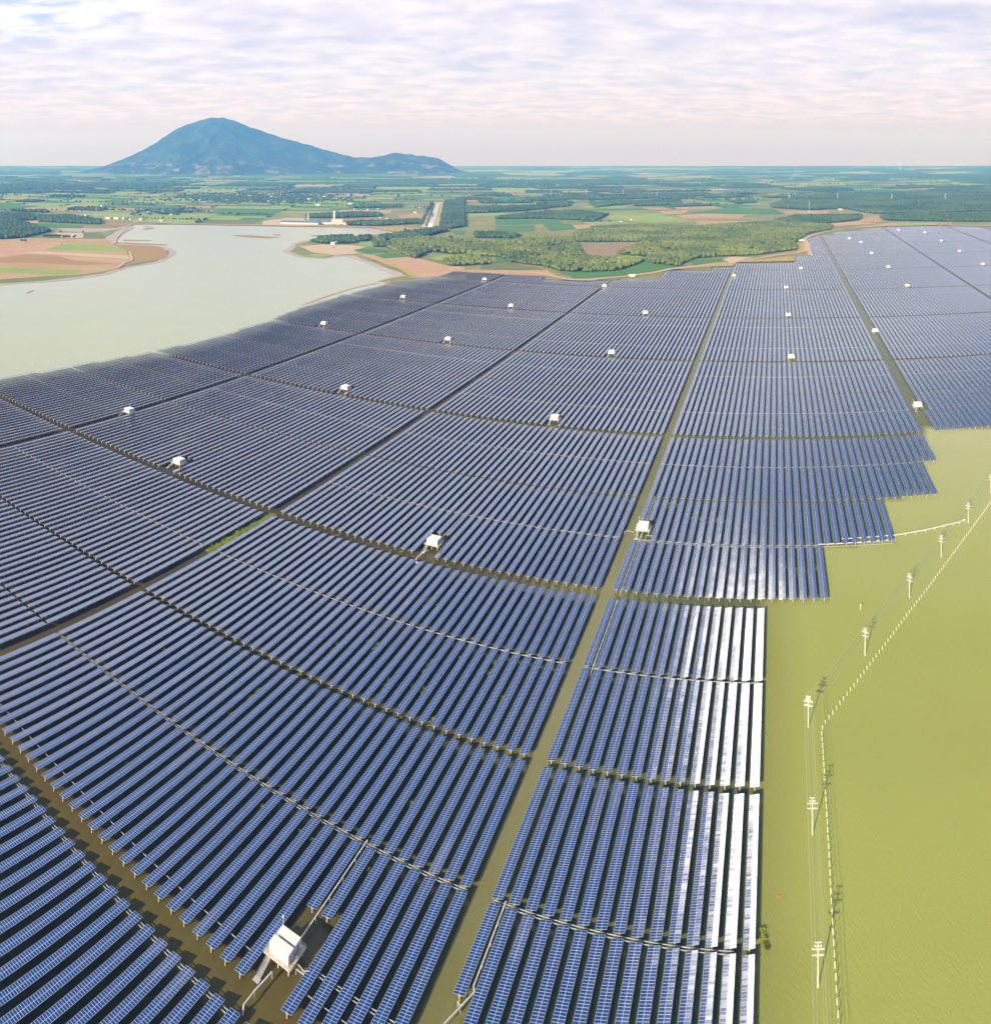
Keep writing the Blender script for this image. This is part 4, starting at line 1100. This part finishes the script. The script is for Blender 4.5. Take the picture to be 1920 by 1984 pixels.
# white footbridge from the array to the power line
wk = thing('walkway', 'white raised walkway from the array corner out to a utility pole', 'walkway', (0, 0, 0))
wp = [Vector(T_(R3, x, y, 2.1)) for x, y in ((-60, 940), (620, 890), (1000, 825), (1350, 742), (1430, 725), (1500, 692))]
mb = MB()
for a, b in zip(wp, wp[1:]): mb.bar(a, b, 0.8, 0.22)
mb.build('deck', M['white'], wk)
for a, b in zip(wp[1:], wp[2:]):
    n = max(1, round((b - a).length / 7.0))
    for q in range(n): p = a + (b - a) * (q / n); mb = MB(); mb.bar((p.x, p.y, -.6), (p.x, p.y, 2.0), 0.3, n=6); mb.build('post', M['pole'], wk)
p = wp[-1]; mb = MB(); mb.bar((p.x, p.y, -.6), (p.x, p.y, 2.0), 0.3, n=6); mb.build('post', M['pole'], wk)
bm = thing('edge_beam', 'white beam along the stepped array edge beside the walkway', 'beam')
pa, pb_ = T_(R3, -350, 1010, 1.9), T_(R3, 620, 945, 1.9); mb = MB(); mb.bar(pa, pb_, 0.5, 0.3); mb.build('beam', M['white'], bm)

# ------------------------------------------------------------------ power line in the water
pole_px = [(1600, 2420), (1585, 1913), (1574, 1617), (1566, 1409), (1676, 1269.5), (1762, 1158), (1823.7, 1079), (1876, 1013), (1920, 955), (1962, 905)]
PXY = [G(*p) for p in pole_px]; PH = 15.2
ARMS = [(15.0, 1.05), (13.7, 1.2), (12.7, 2.0), (10.7, 2.0)]
ends = []


def make_pole(idx, double=False):
    t = thing('utility_pole', 'x', 'utility pole')
    b = MB(); b.bar((0, 0, -1), (0, 0, PH), 0.52, n=10, taper=0.55); b.build('pole', M['pole'], t)
    for z, hw in ARMS:
        a = MB()
        for yy in ((-0.35, 0.35) if double else (0.16,)): a.bar((-hw, yy, z), (hw, yy, z), 0.16, 0.18)
        arm = a.build('crossarm', M['white'], t)
        for x in (-hw + .1, hw - .1) + ((-hw * .45, hw * .45) if hw > 1.5 else ()):
            for yy in ((-0.35, 0.35) if double else (0.16,)): q = MB(); q.bar((x, yy, z + .09), (x, yy, z + .55), 0.17, n=8, taper=.7); q.build('insulator', M['white'], arm)
    br = MB()
    for zb in (11.6, 9.6):
        br = MB()
        for sx in (-1, 1): br.bar((0, .2, zb), (sx * 1.3, .2, zb + 1.02), 0.07)
        br.build('brace', M['alu'], t)
    cl = MB(); cl.bar((0, 0, 8.2), (0, 0, 8.6), 0.62, n=10); cl.build('clamp', M['alu'], t)
    return t


pA, pB = make_pole(0), make_pole(3, True)
usedA = False
for i, (x, y) in enumerate(PXY):
    xa, ya = PXY[max(0, i - 1)]; xb, yb = PXY[min(len(PXY) - 1, i + 1)]
    rz = math.atan2(yb - ya, xb - xa) - PI / 2
    dbl = i == 3
    if dbl: o = pB
    elif not usedA: o = pA; usedA = True
    else: o = copy_thing(pA, (0, 0, 0))
    o.location = (x, y, 0); o.rotation_euler = (0, 0, rz)
    lab = ('white utility pole below the bottom edge of the photo' if i == 0 else 'white utility pole with doubled crossarms at the bend of the power line' if dbl else 'white utility pole with four crossarms, %s up from the photo bottom' % nth(i))
    tag(o, lab, 'utility pole', 'white utility poles standing in the green water')
    ends.append((x, y, rz))
for z, hx, nm in ((15.5, -.95, 'top left'), (15.5, .95, 'top right'), (13.2, -1.9, 'upper outer left'), (13.2, 1.9, 'upper outer right'), (11.2, -1.9, 'lower outer left'), (11.2, 1.9, 'lower outer right')):
    mb = MB()
    for (xa, ya, ra), (xb, yb, rb) in zip(ends, ends[1:]):
        A = Vector((xa + hx * math.cos(ra), ya + hx * math.sin(ra), z)); B = Vector((xb + hx * math.cos(rb), yb + hx * math.sin(rb), z)); sag = (B - A).length * 0.014
        pr = A
        for q in range(1, 11):
            f = q / 10; c = A + (B - A) * f - Vector((0, 0, 4 * sag * f * (1 - f))); mb.bar(pr, c, 0.055, n=4); pr = c
    tag(mb.build('power_wire', M['wire']), '%s conductor strung along the white poles over green water' % nm, 'wire', 'wires of the power line')

# ------------------------------------------------------------------ boundary posts
mb = MB(); mb.bar((0, 0, -.6), (0, 0, 1.95), 0.30, n=8); mb.bar((0, 0, 1.95), (0, 0, 2.1), 0.34, n=8, taper=.5); bpost = mb.mesh('boundary_post', [M['white']])


def walk(px, step):
    pts = [G(*p) for p in px]; out = []; carry = 0.0
    for (xa, ya), (xb, yb) in zip(pts, pts[1:]):
        L = math.hypot(xb - xa, yb - ya); s = carry
        while s < L: out.append((xa + (xb - xa) * s / L, ya + (yb - ya) * s / L)); s += step
        carry = s - L
    return out


bl = [(1630, 2080), (1624, 1980), (1613, 1796), (1606, 1656), (1603, 1600), (1598, 1518), (1595, 1463), (1592, 1429), (1592, 1418), (1596, 1407), (1603, 1397), (1618, 1378), (1639, 1350), (1665, 1317), (1690, 1283), (1708, 1260),
      (1752, 1200), (1799, 1139), (1841, 1082), (1879, 1030), (1911, 986), (1920, 972), (1985, 885)]
nb = 0
for i, (x, y) in enumerate(walk(bl, 3.62)):
    o = link('boundary_post', bpost, None, (x, y, rnd.uniform(-.08, .06)), rnd.random()); o.rotation_euler = (rnd.gauss(0, .02), rnd.gauss(0, .02), rnd.random()); o.scale = (1, 1, max(.8, 1.12 - i * 0.0032))
    vis = PX(x, y)[1] < 1984
    nb += vis
    tag(o, 'white boundary post in the green water, %s up from the photo bottom' % nth(nb) if vis else 'white boundary post below the bottom edge of the photo', 'post', 'white boundary posts in a line through the water')
mb = MB(); mb.bar((0, 0, -.6), (0, 0, 2.6), 0.4, n=6); mb.bar((0, 0, 2.6), (0, 0, 2.9), 0.25, n=6); spost = mb.mesh('marker_post', [M['pole']])
for i, (x, y) in enumerate(walk([(0, 722), (80, 704), (152, 692), (293, 666), (420, 643), (480, 620), (526, 600), (587, 583), (658, 560), (708, 547)], 26.0)):
    tag(link('marker_post', spost, None, (x, y, 0)), 'pale marker post in the pale lake beside the array bank, %s from the left' % nth(i + 1), 'post', 'marker posts along the left lake bank')
st = thing('stake', 'short white stake standing alone in the green water beside the power line', 'stake', (*G(*R3(180, 1835)), 0))
mb = MB(); mb.bar((0, 0, -.6), (0, 0, 2.6), 0.32, n=8); mb.build('shaft', M['white'], st)
mb = MB(); mb.bar((0, 0, 2.5), (0, 0, 3.2), 0.62, n=8); mb.build('head', M['white'], st)

# ------------------------------------------------------------------ weeds and floating scraps
def clump(name, spots, r0, r1, n, m, z=0.3, tall=1.0):
    Vs, Fs, Ts = [], [], []; k = 0
    for (x, y) in spots:
        r = rnd.uniform(r0, r1)
        V, F, T = leaf_crown(x, y, z + r * .45 * tall, r, r * 1.3 * tall, n, rnd.randrange(99999))
        V[:, 2] = np.maximum(V[:, 2], 0.05); Vs.append(V); Fs.append(F + k); Ts.append(T); k += len(V)
    return link(name, big_mesh(name, np.concatenate(Vs), np.concatenate(Fs), [M[m]], col=np.concatenate(Ts)))


sp_ = []
for q in range(620): sp_.append(XY(-1.2368 + rnd.gauss(.007, .006), rnd.uniform(1.36, 1.615)))
for q in range(60): sp_.append(XY(-1.2368 + rnd.gauss(.004, .006), rnd.uniform(1.36, 1.46)))
for q in range(46): sp_.append(XY(rnd.uniform(-1.05, -.6), V0 + BP * rnd.choice((0, 1)) + rnd.choice((.46, .93)) + rnd.gauss(0, .006)))
cl_ = [(-11.5, 1.22), (-12.5, 1.28), (-9.5, 1.16), (-17.5, 1.30), (-18.5, 1.34), (-14.5, 1.20), (-22.5, 1.05), (-7.5, 1.33), (-10.5, 1.38), (-16.5, 1.45), (-20.5, 1.26), (-5.5, 1.25), (-26.5, 1.2)]
for i, v in cl_:
    for q in range(rnd.randrange(4, 12)): sp_.append(XY(U0 + PIT * i + rnd.gauss(0, .0016), v + rnd.gauss(0, .022)))
for i, v in ((2.5, 2.06), (3.5, 2.06), (5.5, 2.0), (6.5, 1.99), (7.5, 1.985), (8.5, 1.98), (9.5, 1.975), (16.5, 1.78), (17.5, 1.75), (18.5, 1.76), (19.5, 1.75)):
    for q in range(6): sp_.append(XY(U0 + PIT * i + rnd.gauss(0, .0014), v + rnd.gauss(0, .012)))
for q in range(60): sp_.append(XY(U0 + PIT * (rnd.randrange(-36, -3) + .5), rnd.uniform(.75, 2.2)))
for q in range(160): sp_.append(XY(rnd.uniform(-1.6, -1.25) if q < 80 else rnd.uniform(-1.1, -.75), V0 + BP * rnd.choice((1, 2)) + rnd.choice((.46, .926, .235)) + rnd.gauss(0, .006)))
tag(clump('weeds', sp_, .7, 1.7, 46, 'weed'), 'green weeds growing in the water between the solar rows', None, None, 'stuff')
b_ = clump('bush', [G(1478, 1803), G(1480, 1812), G(1484, 1818)], 0.9, 1.4, 90, 'weed', tall=.5); tag(b_, 'leafy bush in the water at the right edge of the array', 'bush')
b_ = clump('bush', [G(1483, 1834), G(1487, 1839)], 0.8, 1.3, 90, 'leaf', tall=.3); tag(b_, 'low brownish bush just below the leafier one at the array edge', 'bush')
fl = MB()
for q in range(9):
    a = rnd.random() * 6.28; r = rnd.random() * 0.8; fl.box((math.cos(a) * r, math.sin(a) * r * .8, .06 + .05 * rnd.random()), (rnd.uniform(.3, .8), rnd.uniform(.2, .5), .12), 0, a)
o = fl.build('float', M['orange'], None, (*G(1509, 1737), 0)); tag(o, 'patch of faded orange debris floating right of the array', 'debris')
sp2 = [G(*R3(x, y)) for x, y in ((20, 1530), (70, 1515), (130, 1480), (190, 1475), (225, 1520), (260, 1540), (330, 1575), (390, 1600), (330, 1605), (410, 1590), (95, 1575))] + [G(1521, 1254), G(1528, 1255), G(1596, 1278)]
tag(clump('floating_weed', sp2, .6, 1.4, 30, 'yweed', 0.0, .25), 'yellowish weed floating in the green water left of the power line', None, None, 'stuff')

# ------------------------------------------------------------------ houses, works, masts far off
def house_mesh(w_, d_, h_, roof):
    b = MB(); b.box((0, 0, h_ / 2), (w_, d_, h_), 0); e = 0.6; r = h_ + w_ * 0.24
    A = [(-w_ / 2 - e, -d_ / 2 - e, h_), (w_ / 2 + e, -d_ / 2 - e, h_), (w_ / 2 + e, d_ / 2 + e, h_), (-w_ / 2 - e, d_ / 2 + e, h_)]; p, q = (0, -d_ / 2 - e, r), (0, d_ / 2 + e, r)
    for f in ((A[1], A[2], q, p), (A[3], A[0], p, q), (A[0], A[1], p), (A[2], A[3], q)): b.quad(f, 1)
    return b.mesh('house', [M['wall'], M[roof]])


HM = [house_mesh(9, 15, 5, 'tin'), house_mesh(10, 14, 5, 'tile'), house_mesh(12, 24, 6, 'tin'), house_mesh(9, 12, 6, 'bluero')]
hn = 0
vill_names = ['in the village below the middle of the mountain', 'at the left of the village below the mountain', 'at the right of the village below the mountain', 'in the hamlet left of the village beyond the lake', 'in the town right of the mountain', 'in the town right of the mountain', 'in the town right of the mountain', 'in the town right of the mountain', 'near the right foot of the mountain']
for ((vx, vy), r), nm in zip(VXY, vill_names):
    for q in range(14 if r < 300 else 20):
        x, y = rnd.gauss(vx, r * .45), rnd.gauss(vy, r * .6)
        o = link('house', rnd.choice(HM), None, (x, y, .9), rnd.uniform(-.4, .4)); s = rnd.uniform(0.8, 1.3); o.scale = (s, s, s); hn += 1
        tag(o, 'tiny pale house among trees ' + nm, 'house', 'houses ' + nm)
row_px = [(C7, 1170, 138, 2, 'leftmost pale shed of the row at the lake corner'), (C7, 1200, 136, 2, 'second pale shed of the row at the lake corner'), (C7, 1260, 140, 2, 'third pale shed of the row at the lake corner'), (C7, 1350, 140, 2, 'fourth pale shed of the row at the lake corner'),
          (C7, 1410, 146, 0, 'small house between the sheds at the lake corner'), (C7, 1540, 150, 2, 'largest white shed at the right of the lake corner row'), (C7, 1745, 162, 0, 'pale house by the dam right of the white shed'),
          (C7, 880, 110, 2, 'pale shed behind the dark left plantation'), (C7, 940, 108, 2, 'pale shed beside the mast behind the left plantation'), (C7, 1050, 132, 0, 'small house at the foot of the left mast'),
          (C7, 1745, 70, 2, 'white house in the hamlet above the lake corner'), (C7, 1855, 95, 1, 'red roofed house in the hamlet above the lake corner'), (C7, 1110, 0, 2, 'pale barn on the far fields at upper left'),
          (C8, 940, 360, 0, 'small white house right of the works by the dam'), (C8, 1110, 355, 0, 'second white house right of the works by the dam'), (C8, 1300, 355, 2, 'long white house near the canal end of the dam'), (C8, 1330, 353, 2, 'white house beside the long one near the canal'),
          (C8, 1415, 345, 1, 'red roofed house left of the canal'), (C8, 1120, 300, 1, 'tan barn on the rusty field behind the works'), (C8, 1185, 310, 0, 'small tan house behind the dam trees'), (C8, 1445, 252, 0, 'small house on the green field left of the canal'),
          (C8, 885, 222, 0, 'white house at the left on the far green field'), (C8, 1010, 225, 0, 'middle white house on the far green field'), (C8, 1100, 218, 0, 'right white house on the far green field'), (C8, 850, 175, 2, 'white barn left on the far plain before the mountain'),
          (C8, 1420, 195, 1, 'red roofed farmhouse left of the canal top'), (C8, 1480, 205, 1, 'second red roofed farmhouse left of the canal top'), (C8, 550, 182, 2, 'white barn below the village'), (C8, 610, 105, 2, 'white barn at the right end of the village'), (C8, 830, 90, 2, 'long white barn right of the village'),
          (C8, 700, 540, 2, 'low grey shed on the sandy promontory'), (C8, 650, 530, 0, 'small white hut left of the shed on the promontory'), (C8, 1753, 415, 0, 'small white house in the trees right of the canal gate'), (C8, 1840, 345, 0, 'small white house beyond the trees right of the canal'),
          (C2, 520, 450, 0, 'white farmhouse on the light green field above the woodland'), (C2, 480, 455, 1, 'red roofed farmhouse left of the white one above the woodland'), (C2, 1200, 418, 1, 'red roofed house under the tall red mast'), (C2, 1320, 410, 2, 'long white barn right of the red mast')]
for cf, X, Y, hm, lab in row_px:
    x, y = G(*cf(X, Y)); o = link('house', HM[hm], None, (x, y, 1.0), rnd.choice((.1, 1.5, -.2)))
    s = 0.95 if hm != 2 else 1.05; o.scale = (s, s, s); tag(o, lab, 'house', 'scattered far houses')


def works(label, cat, x, y, parts, name, rz=.1):
    t = thing(name, label, cat, (x, y, 1.0), rz)
    for nm, c, d, m in parts: b = MB(); b.box(c, d); b.build(nm, M[m], t)
    return t


x, y = G(*C8(395, 352)); t = thing('factory_shed', 'long low factory shed with a blue roof beyond the lake', 'factory', (x, y, 1), .02)
b = MB(); b.box((0, 0, 4), (150, 50, 8)); b.build('wall', M['wall'], t); b = MB()
for k in range(3):
    y0 = -26 + k * 17.4; b.quad([(-77, y0, 8.1), (77, y0, 8.1), (77, y0 + 8.7, 12), (-77, y0 + 8.7, 12)]); b.quad([(-77, y0 + 8.7, 12), (77, y0 + 8.7, 12), (77, y0 + 17.4, 8.1), (-77, y0 + 17.4, 8.1)])
b.build('roof', M['bluero'], t)
x, y = G(*C8(640, 352)); t = thing('factory_shed', 'blue and grey factory hall right of the long blue shed', 'factory', (x, y, 1), .02)
b = MB(); b.box((0, 0, 4.5), (110, 45, 9)); b.build('wall', M['tin'], t); b = MB(); b.quad([(-57, -24, 9.1), (57, -24, 9.1), (57, 0, 14), (-57, 0, 14)]); b.quad([(-57, 0, 14), (57, 0, 14), (57, 24, 9.1), (-57, 24, 9.1)]); b.build('roof', M['bluero'], t)
x, y = G(*C8(730, 355)); works('white factory block around the foot of the tower', 'factory', x, y, [('wall', (0, 0, 12), (44, 34, 18), 'wall'), ('annex', (35, -8, 4.5), (28, 26, 9), 'wall'), ('roof', (0, 0, 18.6), (47, 37, 1.2), 'tin')], 'factory_block')
x, y = G(*C8(700, 350)); works('tall white factory tower beyond the lake', 'tower', x, y, [('shaft', (0, 0, 25), (7, 7, 50), 'wall'), ('cap', (0, 0, 51.5), (10, 10, 3), 'tin')], 'factory_tower')
x, y = G(*C8(462, 345)); t = thing('chimney', 'thin factory chimney rising behind the long blue shed', 'chimney', (x, y, 1)); b = MB(); b.bar((0, 0, 0), (0, 0, 44), 7, n=12, taper=.6); b.build('stack', M['wall'], t); b = MB(); b.bar((0, 0, 44), (0, 0, 45.5), 5, n=12); b.build('rim', M['tile'], t)
x, y = G(*C8(1588, 385)); works('white gatehouse at the near end of the canal', 'gatehouse', x, y, [('wall', (0, 0, 9), (15, 12, 18), 'white'), ('roof', (0, 0, 18.5), (18, 15, 1.0), 'tin'), ('gate', (16, 0, 4), (16, 3, 8), 'grey')], 'gatehouse', -.1)
x, y = G(*C5(1015, 258)); t = thing('shelter', 'small white shelter beside the dirt road above the array', 'shelter', (x, y, 2), .1); b = MB(); b.box((0, 0, 2), (12, 7, 4)); b.build('wall', M['white'], t); b = MB(); b.box((0, 0, 4.3), (16, 10, .6)); b.build('roof', M['white'], t)
x, y = G(*C4(238, 215)); t = thing('shelter', 'small white hut where the dirt road turns beside the upper array', 'shelter', (x, y, 2), .1); b = MB(); b.box((0, 0, 2), (14, 8, 4)); b.build('wall', M['white'], t); b = MB(); b.box((0, 0, 4.3), (17, 10, .6)); b.build('roof', M['tin'], t)
x, y = G(*C4(1500, 78)); t = thing('gate_frame', 'red gate frame at the top of the upper right aisle', 'gate', (x, y, 2), .1)
for sx in (-1, 1): b = MB(); b.box((sx * 26, 0, 6), (6, 6, 12)); b.build('pillar', M['tile'], t)
b = MB(); b.box((0, 0, 10), (60, 3, 3)); b.build('beam', M['tile'], t)


def digger(label, x, y, rz):
    t = thing('excavator', label, 'excavator', (x, y, .9), rz)
    b = MB(); b.box((-1.3, 0, .5), (.7, 4.2, 1.0)); b.box((1.3, 0, .5), (.7, 4.2, 1.0)); b.build('tracks', M['dark'], t)
    b = MB(); b.box((0, -.2, 1.9), (2.8, 3.6, 1.4)); b.box((-.8, .8, 3.0), (1.2, 1.4, 1.2)); b.build('body', M['orange'], t)
    b = MB(); b.bar((.4, 1.4, 2.2), (.4, 4.6, 5.0), .5); b.bar((.4, 4.6, 5.0), (.4, 7.0, 2.0), .4); b.box((.4, 7.1, 1.4), (1.2, .9, 1.2)); b.build('arm', M['orange'], t)


def C6b(x, y): return (560 + x / 4.517, 480 + y / 4.517)
digger('orange excavator on the bank at the left corner of the array', *G(*C6b(880, 312)), 1.2)
digger('orange excavator nearer the lake on the same bank', *G(*C6b(845, 320)), .4)
x, y = G(*C8(690, 570)); digger('rusty excavator on the sandy promontory', x, y, .8)


def tower_mesh(hh):
    b = MB(); w0, w1 = hh * .13, hh * .02
    for sx in (-1, 1):
        for sy in (-1, 1): b.bar((sx * w0 / 2, sy * w0 / 2, 0), (sx * w1, sy * w1, hh), hh * .012)
    for k in range(7):
        z0, z1 = hh * k / 7, hh * (k + 1) / 7; a0_ = w0 / 2 + (w1 - w0 / 2) * k / 7; a1_ = w0 / 2 + (w1 - w0 / 2) * (k + 1) / 7
        for sx in (-1, 1): b.bar((sx * a0_, -a0_, z0), (-sx * a1_, -a1_, z1), hh * .006); b.bar((-a0_, sx * a0_, z0), (-a1_, -sx * a1_, z1), hh * .006)
    for z, hw in ((.70, .13), (.80, .11), (.90, .08)): b.bar((-hh * hw, 0, hh * z), (hh * hw, 0, hh * z), hh * .012)
    return b


tm = tower_mesh(48).mesh('transmission_tower', [M['tin']])
tw = [(C2, 40, 352, 1.), (C2, 213, 350, 1.), (C2, 348, 355, 1.15), (C2, 489, 352, 1.), (C2, 618, 361, 1.), (C2, 1125, 372, 1.2), (C2, 1310, 372, 1.2), (C2, 1517, 374, 1.2), (C2, 1722, 374, 1.2), (C1, 963, 322, 1.), (C1, 1075, 328, 1.), (C1, 1183, 332, 1.), (C1, 1303, 338, 1.), (C1, 1625, 350, 1.), (C1, 1787, 345, 1.)]
tw.sort(key=lambda q: q[0](q[1], q[2])[0])
for i, (cf, X, Y, s) in enumerate(tw):
    x, y = G(*cf(X, Y)); o = link('transmission_tower', tm, None, (x, y, 1), .3); o.scale = (s * .75, s * .75, s * .8)
    tag(o, 'pale lattice pylon on the far plain, %s from the left in the photo' % nth(i + 1), 'pylon', 'pylons on the far plain')
for (cf, X, Y, hh, lab) in ((C7, 1040, 130, 62, 'slender mast by the houses on the left shore'), (C2, 1202, 415, 52, 'slender red and white mast among the far fields')):
    x, y = G(*cf(X, Y)); t = thing('mast', lab, 'mast', (x, y, 1)); b = MB(); b.bar((0, 0, 0), (0, 0, hh), 1.6, n=5, taper=.5); b.build('pole', M['tin'], t)
    for z in (.72, .86, .97): b = MB(); b.bar((0, 0, hh * z), (0, 0, hh * z + 1.8), 3.2, n=8); b.build('dish', M['white'], t)
# masts and huts on the summit
d = DC; a = (C1(848, 52)[0] - 960) / FA; t = thing('mast', 'hair thin mast on the mountain summit', 'mast', (d * math.sin(a), d * math.cos(a), H + (YH - C1(848, 52)[1]) / FV * d - 8)); b = MB(); b.bar((0, 0, 0), (0, 0, 95), 5, n=5, taper=.5); b.build('pole', M['tin'], t); b = MB(); b.box((0, 0, 8), (40, 24, 14)); b.build('hut', M['wall'], t)

# ------------------------------------------------------------------ smoke over the far works at the right
def b_smoke(t, b): pass
def smoke():
    m = bpy.data.materials.new('smoke'); m.use_nodes = True; nt = m.node_tree; nt.nodes.clear(); t = NT(nt)
    pv = t.n('ShaderNodeVolumePrincipled'); pv.inputs['Color'].default_value = (.95, .95, .97, 1); pv.inputs['Density'].default_value = 0.010
    o = t.n('ShaderNodeOutputMaterial'); t.put(o.inputs['Volume'], pv.outputs[0])
    x, y = G(*C2(1553, 262)); V, F = ICO[1]; Vs, Fs = [], []
    for q in range(9):
        f = q / 8; r = 12 + 24 * f
        j = 1 + (nrs.rand(len(V)) - .5) * .5
        Vs.append(V * j[:, None] * np.array([r, r, r * 1.1]) + np.array([x - 45 * f + rnd.uniform(-10, 10), y, 20 + 130 * f])); Fs.append(F + q * len(V))
    tag(link('smoke', big_mesh('smoke', np.concatenate(Vs), np.concatenate(Fs), [m])), 'thin white smoke rising from the far plain at the right', None, None, 'stuff')


smoke()

# ------------------------------------------------------------------ haze
hm_ = bpy.data.materials.new('haze'); hm_.use_nodes = True; hm_.node_tree.nodes.clear(); t = NT(hm_.node_tree)
pv = t.n('ShaderNodeVolumePrincipled'); pv.inputs['Color'].default_value = (0.12, 0.37, 1.0, 1); pv.inputs['Absorption Color'].default_value = (1, 1, 1, 1); pv.inputs['Density'].default_value = 1.0e-4; pv.inputs['Anisotropy'].default_value = 0.1
oo = t.n('ShaderNodeOutputMaterial'); t.put(oo.inputs['Volume'], pv.outputs[0])
b = MB(); b.box((0, 0, 536.0), (46000, 46000, 1076)); o = b.build('haze', hm_); tag(o, 'pale blue air haze over the whole plain', None, None, 'stuff')
print('tables', len(tables), 'houses', hn, 'posts', nb)
